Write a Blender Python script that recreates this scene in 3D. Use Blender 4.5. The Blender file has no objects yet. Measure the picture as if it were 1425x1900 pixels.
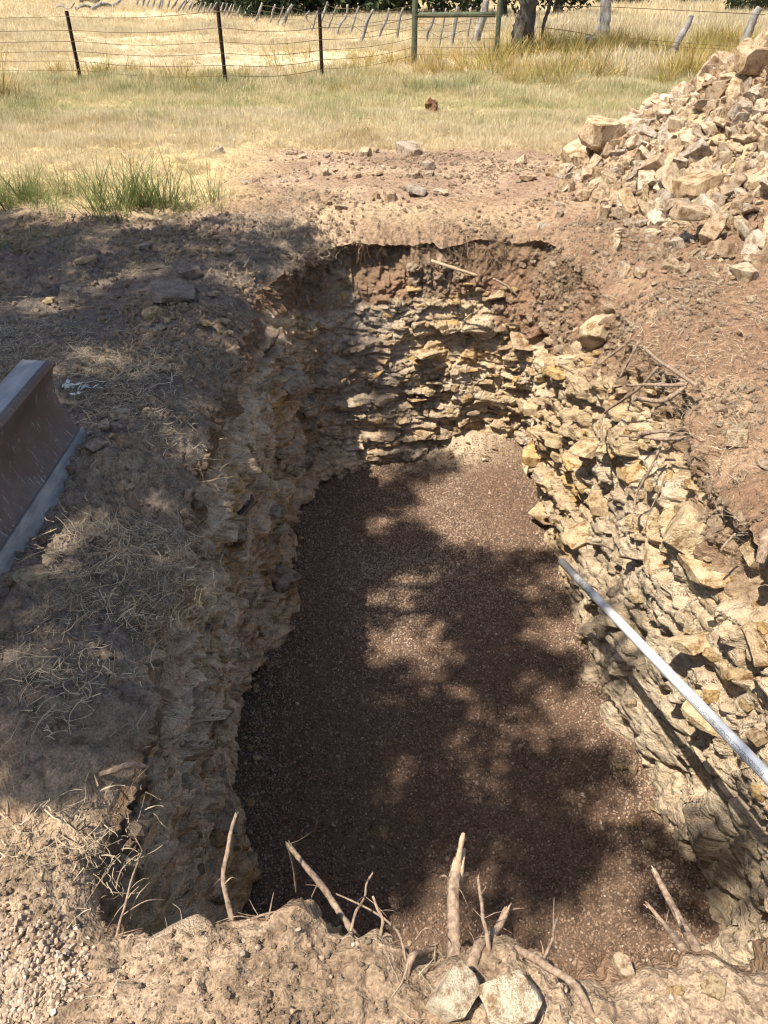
import bpy, bmesh, math, random
import numpy as np
from mathutils import Vector, Matrix, Euler

random.seed(7)
RNG = np.random.default_rng(11)
SC = bpy.context.scene
COL = SC.collection

# ------------------------------------------------------------------ camera, sky, sun, exposure
CAM_H, FPX, PITCH = 1.6, 1400.0, math.atan((950 + 60) / 1400.0)
cd = bpy.data.cameras.new('camera')
cam = bpy.data.objects.new('camera', cd)
COL.objects.link(cam)
cam.location = (0, 0, CAM_H)
cam.rotation_euler = (math.pi / 2 - PITCH, 0, 0)
cd.sensor_fit = 'VERTICAL'
cd.sensor_height = 24.0
cd.lens = FPX / 1900.0 * 24.0
cd.clip_start = 0.02
cd.clip_end = 2000
SC.camera = cam

SUN_EL = math.radians(63)
SUN_TRAVEL = Vector((0.40, 0.27, -1.0))
SUN_TRAVEL = Vector((SUN_TRAVEL.x, SUN_TRAVEL.y, 0)).normalized() * math.cos(SUN_EL) + Vector((0, 0, -math.sin(SUN_EL)))
TO_SUN = -SUN_TRAVEL
w = bpy.data.worlds.new('World')
SC.world = w
w.use_nodes = True
nt = w.node_tree
nt.nodes.clear()
wo = nt.nodes.new('ShaderNodeOutputWorld')
wb = nt.nodes.new('ShaderNodeBackground')
ws = nt.nodes.new('ShaderNodeTexSky')
ws.sky_type = 'NISHITA'
ws.sun_disc = False
ws.sun_elevation = SUN_EL
ws.sun_rotation = math.atan2(TO_SUN.x, TO_SUN.y)
ws.dust_density = 1.5
ws.ozone_density = 0.6
wb.inputs['Strength'].default_value = 0.105
nt.links.new(ws.outputs[0], wb.inputs[0])
nt.links.new(wb.outputs[0], wo.inputs[0])
sl = bpy.data.lights.new('sun', 'SUN')
sl.energy = 4.8
sl.angle = math.radians(0.53)
sl.color = (1.0, 0.94, 0.84)
sun = bpy.data.objects.new('sun', sl)
COL.objects.link(sun)
sun.location = (-6, 0, 12)
sun.rotation_euler = SUN_TRAVEL.to_track_quat('-Z', 'Y').to_euler()
SC.view_settings.view_transform = 'Standard'
SC.view_settings.look = 'None'
SC.view_settings.gamma = 1
SC.view_settings.exposure = 0.82
SC.cycles.max_bounces = 4
SC.cycles.diffuse_bounces = 2
SC.cycles.transparent_max_bounces = 4
SC.cycles.use_denoising = True
SC.cycles.denoiser = 'OPENIMAGEDENOISE'
SC.cycles.denoising_input_passes = 'RGB_ALBEDO_NORMAL'
SC.cycles.denoising_prefilter = 'ACCURATE'
SC.cycles.use_adaptive_sampling = True
SC.cycles.adaptive_threshold = 0.028
SC.cycles.adaptive_min_samples = 20
SC.cycles.pixel_filter_type = 'BLACKMAN_HARRIS'
SC.cycles.filter_width = 1.2

# ------------------------------------------------------------------ helpers
def ray(px, py):
    u = (px - 712.5) / FPX
    v = (py - 950) / FPX
    return Vector((u, math.cos(PITCH) - v * math.sin(PITCH), -math.sin(PITCH) - v * math.cos(PITCH)))

CP = Vector((0, 0, CAM_H))
def atz(px, py, z=0.0):
    r = ray(px, py)
    return CP + r * ((z - CAM_H) / r.z)
def aty(px, py, y):
    r = ray(px, py)
    return CP + r * (y / r.y)
def atx(px, py, x):
    r = ray(px, py)
    return CP + r * (x / r.x)

def tag(o, label=None, cat=None, group=None, kind=None):
    if label: o['label'] = label
    if cat: o['category'] = cat
    if group: o['group'] = group
    if kind: o['kind'] = kind
    return o

def link(name, me, mat=None, parent=None, loc=None, rot=None, scl=None):
    o = bpy.data.objects.new(name, me)
    COL.objects.link(o)
    if mat is not None and me is not None and len(me.materials) == 0:
        me.materials.append(mat)
    if parent is not None: o.parent = parent
    if loc is not None: o.location = loc
    if rot is not None: o.rotation_euler = rot
    if scl is not None: o.scale = scl
    return o

def empty(name, loc=(0, 0, 0)):
    o = bpy.data.objects.new(name, None)
    COL.objects.link(o)
    o.location = loc
    o.empty_display_size = 0.1
    return o

def np_mesh(name, V, faces, smooth=True):
    """V (n,3), faces (m,k) fixed k."""
    V = np.ascontiguousarray(V, dtype=np.float32)
    F = np.ascontiguousarray(faces, dtype=np.int32)
    me = bpy.data.meshes.new(name)
    m, k = F.shape
    me.vertices.add(len(V))
    me.vertices.foreach_set('co', V.ravel())
    me.loops.add(m * k)
    me.loops.foreach_set('vertex_index', F.ravel())
    me.polygons.add(m)
    me.polygons.foreach_set('loop_start', np.arange(0, m * k, k, dtype=np.int32))
    me.polygons.foreach_set('use_smooth', np.full(m, smooth, dtype=bool))
    me.update(calc_edges=True)
    return me

def add_col(me, name, C):
    a = me.attributes.new(name, 'FLOAT_COLOR', 'POINT')
    C4 = np.ones((len(C), 4), dtype=np.float32)
    C4[:, :3] = C
    a.data.foreach_set('color', C4.ravel())

# ---- numpy noise
def _hash(x, y, z, seed):
    with np.errstate(over='ignore'):
        h = (x.astype(np.uint32) * np.uint32(374761393) + y.astype(np.uint32) * np.uint32(668265263)
             + z.astype(np.uint32) * np.uint32(2246822519) + np.uint32((seed * 3266489917) & 0xffffffff))
        h = (h ^ (h >> np.uint32(15))) * np.uint32(2246822519)
        h = (h ^ (h >> np.uint32(13))) * np.uint32(3266489917)
        h = h ^ (h >> np.uint32(16))
    return h.astype(np.float32) * np.float32(1 / 4294967296.0)

def vnoise(P, seed=0):
    fl = np.floor(P)
    f = (P - fl).astype(np.float32)
    i = fl.astype(np.int64)
    f = f * f * f * (f * (f * 6 - 15) + 10)
    r = 0
    for dx in (0, 1):
        wx = f[:, 0] if dx else 1 - f[:, 0]
        for dy in (0, 1):
            wy = f[:, 1] if dy else 1 - f[:, 1]
            for dz in (0, 1):
                wz = f[:, 2] if dz else 1 - f[:, 2]
                r = r + _hash(i[:, 0] + dx, i[:, 1] + dy, i[:, 2] + dz, seed) * wx * wy * wz
    return r * 2 - 1

ROT = np.array([[0.36, 0.48, -0.8], [-0.8, 0.6, 0.0], [0.48, 0.64, 0.6]])
def fbm(P, octs=4, seed=0, gain=0.5, ridge=False):
    Q = np.asarray(P, dtype=np.float64)
    a, s, n = 1.0, 0.0, 0.0
    for k in range(octs):
        v = vnoise(Q, seed + k * 17)
        if ridge: v = 1 - 2 * np.abs(v)
        s = s + a * v
        n += a
        a *= gain
        Q = Q @ ROT.T * 2.03 + 3.7
    return s / n

def worley(P, seed=0):
    fl = np.floor(P)
    f = (P - fl).astype(np.float32)
    i = fl.astype(np.int64)
    n = len(P)
    f1 = np.full(n, 9, np.float32)
    f2 = np.full(n, 9, np.float32)
    rid = np.zeros((n, 3), np.int64)
    vec = np.zeros((n, 3), np.float32)
    for dx in (-1, 0, 1):
        for dy in (-1, 0, 1):
            for dz in (-1, 0, 1):
                cx, cy, cz = i[:, 0] + dx, i[:, 1] + dy, i[:, 2] + dz
                vx = dx + _hash(cx, cy, cz, seed) - f[:, 0]
                vy = dy + _hash(cx, cy, cz, seed + 1) - f[:, 1]
                vz = dz + _hash(cx, cy, cz, seed + 2) - f[:, 2]
                d = np.sqrt(vx * vx + vy * vy + vz * vz)
                m = d < f1
                f2 = np.where(m, f1, np.minimum(f2, d))
                f1 = np.where(m, d, f1)
                rid[m, 0] = cx[m]; rid[m, 1] = cy[m]; rid[m, 2] = cz[m]
                vec[m, 0] = vx[m]; vec[m, 1] = vy[m]; vec[m, 2] = vz[m]
    R = np.stack([_hash(rid[:, 0], rid[:, 1], rid[:, 2], seed + 10 + k) for k in range(4)], 1)
    return f1, f2, R, vec

def sstep(a, b, x):
    t = np.clip((x - a) / (b - a), 0, 1)
    return t * t * (3 - 2 * t)

def mix(a, b, t):
    t = np.asarray(t)
    if np.ndim(a) == 1 and np.ndim(t) == 1 and len(np.shape(b)) <= 2:
        a = np.broadcast_to(a, (len(t), 3)) if np.shape(a) == (3,) else a
    return a * (1 - t[:, None]) + b * t[:, None]

# ------------------------------------------------------------------ materials
def new_mat(name):
    m = bpy.data.materials.new(name)
    m.use_nodes = True
    n = m.node_tree.nodes
    b = n['Principled BSDF']
    b.inputs['Roughness'].default_value = 0.95
    b.inputs['Specular IOR Level'].default_value = 0.15
    return m, m.node_tree, b

def N(nt, typ, **kw):
    n = nt.nodes.new(typ)
    for k, v in kw.items():
        setattr(n, k, v)
    return n

def noise_node(nt, scale, detail=4, rough=0.6, vec=None, dist=0.0):
    n = N(nt, 'ShaderNodeTexNoise')
    n.inputs['Scale'].default_value = scale
    n.inputs['Detail'].default_value = detail
    n.inputs['Roughness'].default_value = rough
    n.inputs['Distortion'].default_value = dist
    if vec is not None: nt.links.new(vec, n.inputs['Vector'])
    return n

def ramp(nt, fac, stops):
    r = N(nt, 'ShaderNodeValToRGB')
    e = r.color_ramp.elements
    while len(e) < len(stops): e.new(0.5)
    for k, (p, c) in enumerate(stops):
        e[k].position = p
        e[k].color = (*c, 1) if len(c) == 3 else c
    nt.links.new(fac, r.inputs[0])
    return r

def mixc(nt, fac, a, b, mode='MIX'):
    m = N(nt, 'ShaderNodeMix', data_type='RGBA', blend_type=mode)
    for sock, v in ((m.inputs[0], fac), (m.inputs[6], a), (m.inputs[7], b)):
        if hasattr(v, 'is_output') or isinstance(v, bpy.types.NodeSocket): nt.links.new(v, sock)
        elif isinstance(v, (int, float)): sock.default_value = v
        else: sock.default_value = (*v, 1)
    return m.outputs[2]

def bump(nt, b, height, strength, dist, prev=None):
    n = N(nt, 'ShaderNodeBump')
    n.inputs['Strength'].default_value = strength
    n.inputs['Distance'].default_value = dist
    nt.links.new(height, n.inputs['Height'])
    if prev is not None: nt.links.new(prev, n.inputs['Normal'])
    nt.links.new(n.outputs[0], b.inputs['Normal'])
    return n.outputs[0]

def terrain_mat(name, bump_d=0.012):
    m, nt, b = new_mat(name)
    at = N(nt, 'ShaderNodeAttribute', attribute_name='Col')
    geo = N(nt, 'ShaderNodeNewGeometry')
    p = geo.outputs['Position']
    n1 = noise_node(nt, 24, 3, 0.65, p)
    n2 = noise_node(nt, 150, 1.5, 0.6, p)
    r1 = ramp(nt, n1.outputs[0], [(0.28, (0.55, 0.52, 0.50)), (0.5, (1, 1, 1)), (0.72, (1.34, 1.33, 1.3))])
    r2 = ramp(nt, n2.outputs[0], [(0.3, (0.66, 0.65, 0.64)), (0.7, (1.30, 1.30, 1.29))])
    c = mixc(nt, 1.0, at.outputs['Color'], r1.outputs[0], 'MULTIPLY')
    c = mixc(nt, 1.0, c, r2.outputs[0], 'MULTIPLY')
    nt.links.new(c, b.inputs['Base Color'])
    sm = N(nt, 'ShaderNodeMath', operation='MULTIPLY_ADD')
    sm.inputs[1].default_value = 0.38
    nt.links.new(n2.outputs[0], sm.inputs[0]); nt.links.new(n1.outputs[0], sm.inputs[2])
    bump(nt, b, sm.outputs[0], 0.75, bump_d * 1.5)
    return m

def wall_mat():
    m, nt, b = new_mat('pit_wall_rock')
    at = N(nt, 'ShaderNodeAttribute', attribute_name='Col')
    geo = N(nt, 'ShaderNodeNewGeometry')
    mp = N(nt, 'ShaderNodeMapping')
    mp.inputs['Scale'].default_value = (1, 1, 2.6)
    mp.inputs['Rotation'].default_value = (0.12, 0.18, 0)
    nt.links.new(geo.outputs['Position'], mp.inputs[0])
    p = mp.outputs[0]
    n1 = noise_node(nt, 15, 4, 0.68, p)
    n2 = noise_node(nt, 110, 1.5, 0.6, p)
    r1 = ramp(nt, n1.outputs[0], [(0.3, (0.6, 0.56, 0.52)), (0.5, (1, 1, 1)), (0.7, (1.3, 1.3, 1.28))])
    c = mixc(nt, 1.0, at.outputs['Color'], r1.outputs[0], 'MULTIPLY')
    r2 = ramp(nt, n2.outputs[0], [(0.3, (0.78, 0.77, 0.75)), (0.7, (1.2, 1.2, 1.2))])
    c = mixc(nt, 1.0, c, r2.outputs[0], 'MULTIPLY')
    nt.links.new(c, b.inputs['Base Color'])
    sm = N(nt, 'ShaderNodeMath', operation='MULTIPLY_ADD')
    sm.inputs[1].default_value = 0.22
    nt.links.new(n2.outputs[0], sm.inputs[0]); nt.links.new(n1.outputs[0], sm.inputs[2])
    bump(nt, b, sm.outputs[0], 0.85, 0.035)
    return m

def rock_mat(name, stops, scale=1.0, stain_lo=(0.52, 0.42, 0.33)):
    """tan limestone with a per-rock tint"""
    m, nt, b = new_mat(name)
    oi = N(nt, 'ShaderNodeObjectInfo')
    tc = N(nt, 'ShaderNodeTexCoord')
    ad = N(nt, 'ShaderNodeVectorMath', operation='ADD')
    nt.links.new(tc.outputs['Object'], ad.inputs[0])
    mu = N(nt, 'ShaderNodeVectorMath', operation='SCALE')
    mu.inputs[0].default_value = (37, 11, 23)
    nt.links.new(oi.outputs['Random'], mu.inputs['Scale'])
    nt.links.new(mu.outputs[0], ad.inputs[1])
    p = ad.outputs[0]
    base = ramp(nt, oi.outputs['Random'], stops)
    n1 = noise_node(nt, 2.2 * scale, 3, 0.65, p)
    n2 = noise_node(nt, 14 * scale, 3, 0.65, p)
    stain = ramp(nt, n1.outputs[0], [(0.36, stain_lo), (0.5, (1, 1, 1)), (0.66, (1.28, 1.3, 1.34))])
    fine = ramp(nt, n2.outputs[0], [(0.3, (0.7, 0.69, 0.67)), (0.7, (1.25, 1.25, 1.25))])
    c = mixc(nt, 1.0, base.outputs[0], stain.outputs[0], 'MULTIPLY')
    c = mixc(nt, 1.0, c, fine.outputs[0], 'MULTIPLY')
    nt.links.new(c, b.inputs['Base Color'])
    bump(nt, b, n2.outputs[0], 0.7, 0.03)
    return m

def blade_grass_mat(name, stops, transl=0.3):
    m, nt, b = new_mat(name)
    oi = N(nt, 'ShaderNodeObjectInfo')
    geo = N(nt, 'ShaderNodeNewGeometry')
    n = noise_node(nt, 0.9, 3, 0.6, geo.outputs['Position'])
    s = N(nt, 'ShaderNodeMath', operation='MULTIPLY_ADD')
    s.inputs[1].default_value = 0.55
    nt.links.new(oi.outputs['Random'], s.inputs[0])
    s2 = N(nt, 'ShaderNodeMath', operation='MULTIPLY_ADD')
    s2.inputs[1].default_value = 1.3
    s2.inputs[2].default_value = -0.43
    nt.links.new(n.outputs[0], s2.inputs[0])
    nt.links.new(s2.outputs[0], s.inputs[2])
    r = ramp(nt, s.outputs[0], stops)
    nt.links.new(r.outputs[0], b.inputs['Base Color'])
    b.inputs['Roughness'].default_value = 0.7
    t = N(nt, 'ShaderNodeBsdfTranslucent')
    nt.links.new(r.outputs[0], t.inputs[0])
    mx = N(nt, 'ShaderNodeMixShader')
    mx.inputs[0].default_value = transl
    nt.links.new(b.outputs[0], mx.inputs[1])
    nt.links.new(t.outputs[0], mx.inputs[2])
    nt.links.new(mx.outputs[0], nt.nodes['Material Output'].inputs[0])
    return m

def simple_mat(name, c1, c2, scale=12, rough=0.9, bd=0.01, metallic=0.0, coord='Object', stretch=(1, 1, 1)):
    m, nt, b = new_mat(name)
    tc = N(nt, 'ShaderNodeTexCoord')
    mp = N(nt, 'ShaderNodeMapping')
    mp.inputs['Scale'].default_value = stretch
    nt.links.new(tc.outputs[coord], mp.inputs[0])
    n1 = noise_node(nt, scale, 6, 0.65, mp.outputs[0])
    r = ramp(nt, n1.outputs[0], [(0.32, c1), (0.68, c2)])
    nt.links.new(r.outputs[0], b.inputs['Base Color'])
    b.inputs['Roughness'].default_value = rough
    b.inputs['Metallic'].default_value = metallic
    if bd: bump(nt, b, n1.outputs[0], 0.6, bd)
    return m

M = {}
M['ground'] = terrain_mat('soil')
M['wall'] = wall_mat()
TAN = [(0.0, (0.36, 0.245, 0.15)), (0.2, (0.50, 0.37, 0.235)), (0.4, (0.58, 0.455, 0.30)), (0.6, (0.43, 0.30, 0.18)), (0.8, (0.40, 0.325, 0.25)), (1.0, (0.64, 0.53, 0.38))]
M['rock'] = rock_mat('tan_limestone', TAN)
M['wallstone'] = rock_mat('wall_limestone', [(0.0, (0.46, 0.33, 0.19)), (0.35, (0.58, 0.44, 0.26)), (0.6, (0.42, 0.31, 0.19)), (0.85, (0.55, 0.36, 0.15)), (1.0, (0.66, 0.55, 0.38))])
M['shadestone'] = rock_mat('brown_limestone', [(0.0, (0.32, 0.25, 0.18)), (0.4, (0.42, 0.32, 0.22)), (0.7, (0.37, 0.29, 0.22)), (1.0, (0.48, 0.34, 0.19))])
M['pale'] = rock_mat('bleached_limestone', [(0, (.58, .47, .33)), (1, (.62, .50, .35))])
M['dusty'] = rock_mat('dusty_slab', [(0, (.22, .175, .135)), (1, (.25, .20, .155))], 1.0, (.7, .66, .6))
M['tanblock'] = rock_mat('tan_block', [(0, (.52, .38, .23)), (1, (.55, .41, .26))])
M['clod'] = rock_mat('soil_clod', [(0.0, (0.29, 0.20, 0.13)), (0.5, (0.37, 0.265, 0.175)), (1.0, (0.46, 0.345, 0.235))], 1.0, (0.85, 0.82, 0.8))
M['root'] = simple_mat('root_bark', (0.14, 0.09, 0.06), (0.44, 0.32, 0.22), 75, 0.95, 0.010, stretch=(1, 1, .45))
M['splinter'] = simple_mat('split_wood', (0.34, 0.225, 0.13), (0.54, 0.40, 0.26), 90, 0.9, 0.006)
M['postwood'] = simple_mat('weathered_wood', (0.12, 0.105, 0.09), (0.40, 0.37, 0.33), 9, 0.9, 0.03, stretch=(1, 1, 0.25))
M['bark'] = simple_mat('dark_bark', (0.045, 0.038, 0.03), (0.15, 0.13, 0.11), 9, 0.95, 0.05, stretch=(1, 1, 0.3))
M['tpost'] = simple_mat('rusty_post_steel', (0.025, 0.017, 0.013), (0.07, 0.045, 0.03), 14, 0.75, 0.002)
M['wire'] = simple_mat('rusty_wire', (0.12, 0.085, 0.05), (0.22, 0.16, 0.09), 5, 0.7, 0)
M['greenpipe'] = simple_mat('green_paint', (0.06, 0.07, 0.04), (0.13, 0.14, 0.085), 10, 0.6, 0.001)

# gravel
def gravel_mat(name, dark, mid, pale, dust):
    m, nt, b = new_mat(name)
    oi = N(nt, 'ShaderNodeObjectInfo')
    geo = N(nt, 'ShaderNodeNewGeometry')
    r = ramp(nt, oi.outputs['Random'], [(0.0, dark), (0.45, mid), (0.8, mid), (0.93, pale), (1.0, pale)])
    n = noise_node(nt, 1.3, 2, 0.6, geo.outputs['Position'])
    f = ramp(nt, n.outputs[0], [(0.5, (0, 0, 0)), (0.72, (0.55, 0.55, 0.55))])
    c = mixc(nt, f.outputs[0], r.outputs[0], dust)
    nt.links.new(c, b.inputs['Base Color'])
    b.inputs['Roughness'].default_value = 0.8
    b.inputs['Specular IOR Level'].default_value = 0.25
    return m
M['gravel'] = gravel_mat('pit_gravel', (0.13, 0.076, 0.048), (0.215, 0.13, 0.083), (0.32, 0.225, 0.155), (0.27, 0.19, 0.133))
M['drygravel'] = gravel_mat('dry_pit_gravel', (0.24, 0.16, 0.105), (0.34, 0.245, 0.17), (0.45, 0.355, 0.265), (0.38, 0.29, 0.21))
M['palegravel'] = gravel_mat('pale_gravel', (0.24, 0.165, 0.11), (0.40, 0.30, 0.21), (0.54, 0.45, 0.35), (0.42, 0.32, 0.22))
M['dry'] = blade_grass_mat('dry_grass', [(0.0, (0.40, 0.29, 0.155)), (0.35, (0.61, 0.49, 0.29)), (0.7, (0.72, 0.62, 0.42)), (1.0, (0.46, 0.35, 0.20))])
M['strip'] = blade_grass_mat('mixed_grass', [(0.0, (0.20, 0.22, 0.09)), (0.25, (0.38, 0.37, 0.17)), (0.5, (0.56, 0.47, 0.26)), (0.8, (0.70, 0.58, 0.36)), (1.0, (0.30, 0.30, 0.13))])
M['tall'] = blade_grass_mat('tall_grass', [(0.0, (0.20, 0.20, 0.06)), (0.3, (0.38, 0.32, 0.10)), (0.6, (0.46, 0.31, 0.11)), (0.85, (0.52, 0.42, 0.17)), (1.0, (0.20, 0.22, 0.06))])
M['green'] = blade_grass_mat('green_grass', [(0.0, (0.09, 0.12, 0.035)), (0.4, (0.16, 0.19, 0.06)), (0.7, (0.26, 0.26, 0.10)), (0.85, (0.45, 0.37, 0.19)), (1.0, (0.50, 0.40, 0.22))])
M['straw'] = blade_grass_mat('dead_straw', [(0.0, (0.20, 0.145, 0.09)), (0.4, (0.34, 0.265, 0.17)), (0.8, (0.50, 0.41, 0.28)), (1.0, (0.28, 0.21, 0.13))], 0.1)
M['fibre'] = blade_grass_mat('root_fibre', [(0.0, (0.12, 0.075, 0.045)), (0.5, (0.24, 0.16, 0.10)), (1.0, (0.38, 0.28, 0.17))], 0.05)
M['leaf'] = blade_grass_mat('oak_leaf', [(0.0, (0.035, 0.055, 0.015)), (0.5, (0.06, 0.085, 0.025)), (1.0, (0.10, 0.12, 0.04))], 0.25)
M['juniper'] = blade_grass_mat('juniper_leaf', [(0.0, (0.022, 0.032, 0.014)), (0.5, (0.045, 0.06, 0.026)), (1.0, (0.085, 0.10, 0.045))], 0.15)

# ------------------------------------------------------------------ the pit and the ground, one continuous sheet split into two objects
ZF = -1.70
CTRL = [  # rim x,y,z | rock top x,y,z | floor x,y | samples to the next point
    (-.60, .78, -0.02, -.60, .86, -.45, -.55, .95, 40),
    (-0.68, 1.10, -0.08, -0.70, 1.15, -.28, -.60, 1.30, 46),
    (-0.69, 1.50, -0.08, -0.72, 1.50, -.28, -.65, 1.75, 56),
    (-0.71, 2.05, -0.08, -0.72, 2.05, -.28, -.70, 2.02, 44),
    (-0.74, 2.40, -0.08, -0.75, 2.40, -.28, -.79, 2.35, 44),
    (-0.77, 2.75, -0.08, -0.79, 2.80, -.28, -.81, 2.70, 52),
    (-0.79, 3.20, -0.08, -0.80, 3.20, -.28, -.77, 3.10, 56),
    (-0.79, 3.70, -0.08, -0.78, 3.70, -.28, -.66, 3.50, 62),
    (-0.79, 4.30, -0.08, -0.77, 4.30, -.28, -.62, 4.25, 66),
    (-0.78, 4.95, -0.08, -0.74, 4.90, -.28, -.60, 4.80, 62),
    (-.50, 5.42, -0.03, -.56, 5.34, -.50, -.56, 5.06, 52),
    (-.26, 5.66, -.02, -.30, 5.60, -.50, -.25, 5.20, 56),
    (.12, 5.82, -.05, .10, 5.64, -.50, .15, 5.28, 58),
    (.52, 5.84, -.06, .50, 5.66, -.50, .55, 5.36, 58),
    (.92, 5.92, -.06, .85, 5.68, -.60, .90, 5.44, 52),
    (1.30, 5.80, -.08, 1.10, 5.52, -.70, 1.12, 5.44, 62),
    (1.43, 5.20, -.10, 1.22, 5.10, -.65, 1.17, 5.10, 66),
    (1.46, 4.60, -.10, 1.30, 4.60, -.50, 1.20, 4.60, 66),
    (1.44, 4.00, -.08, 1.32, 4.00, -.42, 1.22, 4.05, 66),
    (1.46, 3.40, -.06, 1.36, 3.40, -.36, 1.25, 3.50, 60),
    (1.40, 2.90, -.12, 1.36, 2.90, -.36, 1.24, 2.95, 60),
    (1.42, 2.40, -.15, 1.40, 2.40, -.40, 1.32, 2.50, 60),
    (1.45, 1.90, -.15, 1.42, 1.90, -.40, 1.36, 2.00, 64),
    (1.48, 1.30, -.10, 1.45, 1.30, -.40, 1.38, 1.45, 60),
    (1.22, .84, -.02, 1.24, .95, -.40, 1.20, 1.10, 60),
    (.80, .73, .00, .82, .83, -.40, .80, .98, 56),
    (.52, .69, .00, .52, .80, -.40, .52, .95, 40),
    (.37, .67, .00, .37, .78, -.40, .37, .95, 40),
    (.20, .73, .00, .20, .83, -.40, .20, .95, 44),
    (.00, .72, .00, .00, .82, -.40, .00, .95, 34),
    (-.12, .79, .02, -.12, .86, -.40, -.12, .95, 40),
    (-.32, .79, .02, -.32, .86, -.40, -.32, .95, 44),
]
K = len(CTRL)
A = np.array([c[:8] for c in CTRL])
curve = []
for k in range(K):
    p0, p1, p2, p3 = A[(k - 1) % K], A[k], A[(k + 1) % K], A[(k + 2) % K]
    n = CTRL[k][8]
    t = (np.arange(n) / n)[:, None]
    c = 0.5 * ((2 * p1) + (-p0 + p2) * t + (2 * p0 - 5 * p1 + 4 * p2 - p3) * t ** 2 + (-p0 + 3 * p1 - 3 * p2 + p3) * t ** 3)
    curve.append(c)
curve = np.concatenate(curve)
NS = len(curve)
rim, mid, flo = curve[:, 0:3].copy(), curve[:, 3:6].copy(), np.column_stack([curve[:, 6:8], np.full(NS, ZF - 0.08)])
sk = np.column_stack([np.full(NS, .35), np.clip(rim[:, 1], 1.75, 4.7)])
dirs = rim[:, :2] - sk
dirs /= np.linalg.norm(dirs, axis=1)[:, None]
# ragged rim
z0 = np.zeros(NS)
jit = fbm(np.column_stack([rim[:, 0] * 3, rim[:, 1] * 3, z0]), 3, 5) * .055 + fbm(np.column_stack([rim[:, 0] * 11, rim[:, 1] * 11, z0]), 3, 9, .7) * .05
near = rim[:, 1] < 0.95
far_rim = sstep(5.1, 5.4, rim[:, 1])
rim[:, :2] += dirs * (jit * np.where(near, 0.9, np.where(rim[:, 1] > 5.2, 1.7, 1.15)))[:, None]
rim[:, 2] += -.035 + np.where(near, fbm(np.column_stack([rim[:, 0] * 10, rim[:, 1] * 10, z0]), 3, 21, .65) * .05, fbm(np.column_stack([rim[:, 0] * 4, rim[:, 1] * 4, z0]), 3, 22) * .035)

rim[:, 2] += far_rim * (fbm(np.column_stack([rim[:, 0] * 6, rim[:, 1] * 6, z0]), 3, 25, .7) * .02)

def pile_h(x, y):
    d = np.sqrt(((x - 3.85) / 1.0) ** 2 + ((y - 7.3) / 1.05) ** 2)
    h = 1.52 * np.clip(1 - d / 2.2, 0, 1)
    h = np.minimum(h, 1.45)
    d2 = np.sqrt(((x - 3.3) / 1.0) ** 2 + ((y - 5.7) / 1.0) ** 2)
    return np.maximum(h, 0.42 * sstep(1.35, 0.2, d2))

def ground_h(x, y):
    x = np.asarray(x, dtype=np.float64); y = np.asarray(y, dtype=np.float64)
    P = np.column_stack([x, y, np.zeros(len(x))])
    dist = np.sqrt((x - .3) ** 2 + (y - 3) ** 2)
    h = .16 * sstep(1.4, 2.5, x) * sstep(7.5, 4.5, y) * sstep(0.2, 1.5, y)
    h = h + pile_h(x, y)
    h = h + .05 * np.exp(-((x + 1.05) / .35) ** 2) * sstep(.6, 1.4, y) * sstep(6, 5, y)
    h = h + fbm(P * 1.1, 3, 31) * .045 * sstep(40, 8, dist)
    h = h + fbm(P * .12, 2, 33) * .10 * sstep(10, 25, dist)
    # low spoil ridge on the bare dirt beyond the far edge
    h = h + .05 * np.exp(-((y - 7.0 - .2 * x) / .7) ** 2) * sstep(-2.0, -.8, x) * sstep(2.5, 1.5, x)
    return h

# rings
RW1, RW2 = 66, 150
t1 = np.linspace(0, 1, RW1 + 1)
t2 = np.linspace(0, 1, RW2 + 1)[1:]
rows = []
for t in t2[::-1]:                       # floor upward to rock top
    bul = math.sin(math.pi * t) * .02
    rows.append(mid + (flo - mid) * t)
for t in t1[::-1]:
    e = t ** 1.25
    p = rim + (mid - rim) * np.array([e, e, t])[None, :]
    rows.append(p)
NW = len(rows)                           # last wall row = rim
ds = [0.0]
while ds[-1] < 150:
    d = ds[-1]
    ds.append(d + (0.0062 if d < .30 else 0.0125 if d < 1.5 else d * 0.0125 if d < 5 else d * 0.035))
ds = np.array(ds[1:])
for d in ds:
    xy = rim[:, :2] + dirs * d
    rows.append(np.column_stack([xy, np.zeros(NS)]))
V = np.stack(rows)                       # (R, NS, 3)
R = len(V)
print('grid', V.shape, NW)
G = V[NW:].reshape(-1, 3)
gh = ground_h(G[:, 0], G[:, 1])
dg = np.repeat(ds, NS)
bl = 1 - np.exp(-dg / np.where(np.tile(rim[:, 1] < .95, len(ds)), .05, .13))
rz = np.tile(rim[:, 2], len(ds))
G[:, 2] = rz * (1 - bl) + gh * bl
# --- ground surface relief
Pg = G.copy(); Pg[:, 2] = 0
nearm = dg < 6
Q = Pg[nearm]
rel = np.zeros(len(Q))
rel += fbm(Q * 5, 4, 41) * .035
bil = np.abs(fbm(Q * 16, 3, 43))
rel += (bil - .2) * .045
rel += (np.abs(fbm(Q * 42, 3, 44, .6)) - .2) * .028 * sstep(4, 1, dg[nearm])
f1, f2, Rr, _ = worley(Q * 30 + fbm(Q * 25, 2, 3)[:, None] * .5, 45)
lump = np.clip(.55 - f1, 0, 1) * (Rr[:, 0] > .55) * Rr[:, 1]
rel += lump * .05 * sstep(3.5, .5, dg[nearm])
rel += fbm(Q * 70, 2, 47) * .007
f1, f2, Rr, _ = worley(Q * 75 + fbm(Q * 60, 2, 4)[:, None] * .5, 46)
rel += np.clip(.6 - f1, 0, 1) * Rr[:, 1] * .012 * sstep(1.2, .3, dg[nearm])
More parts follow.
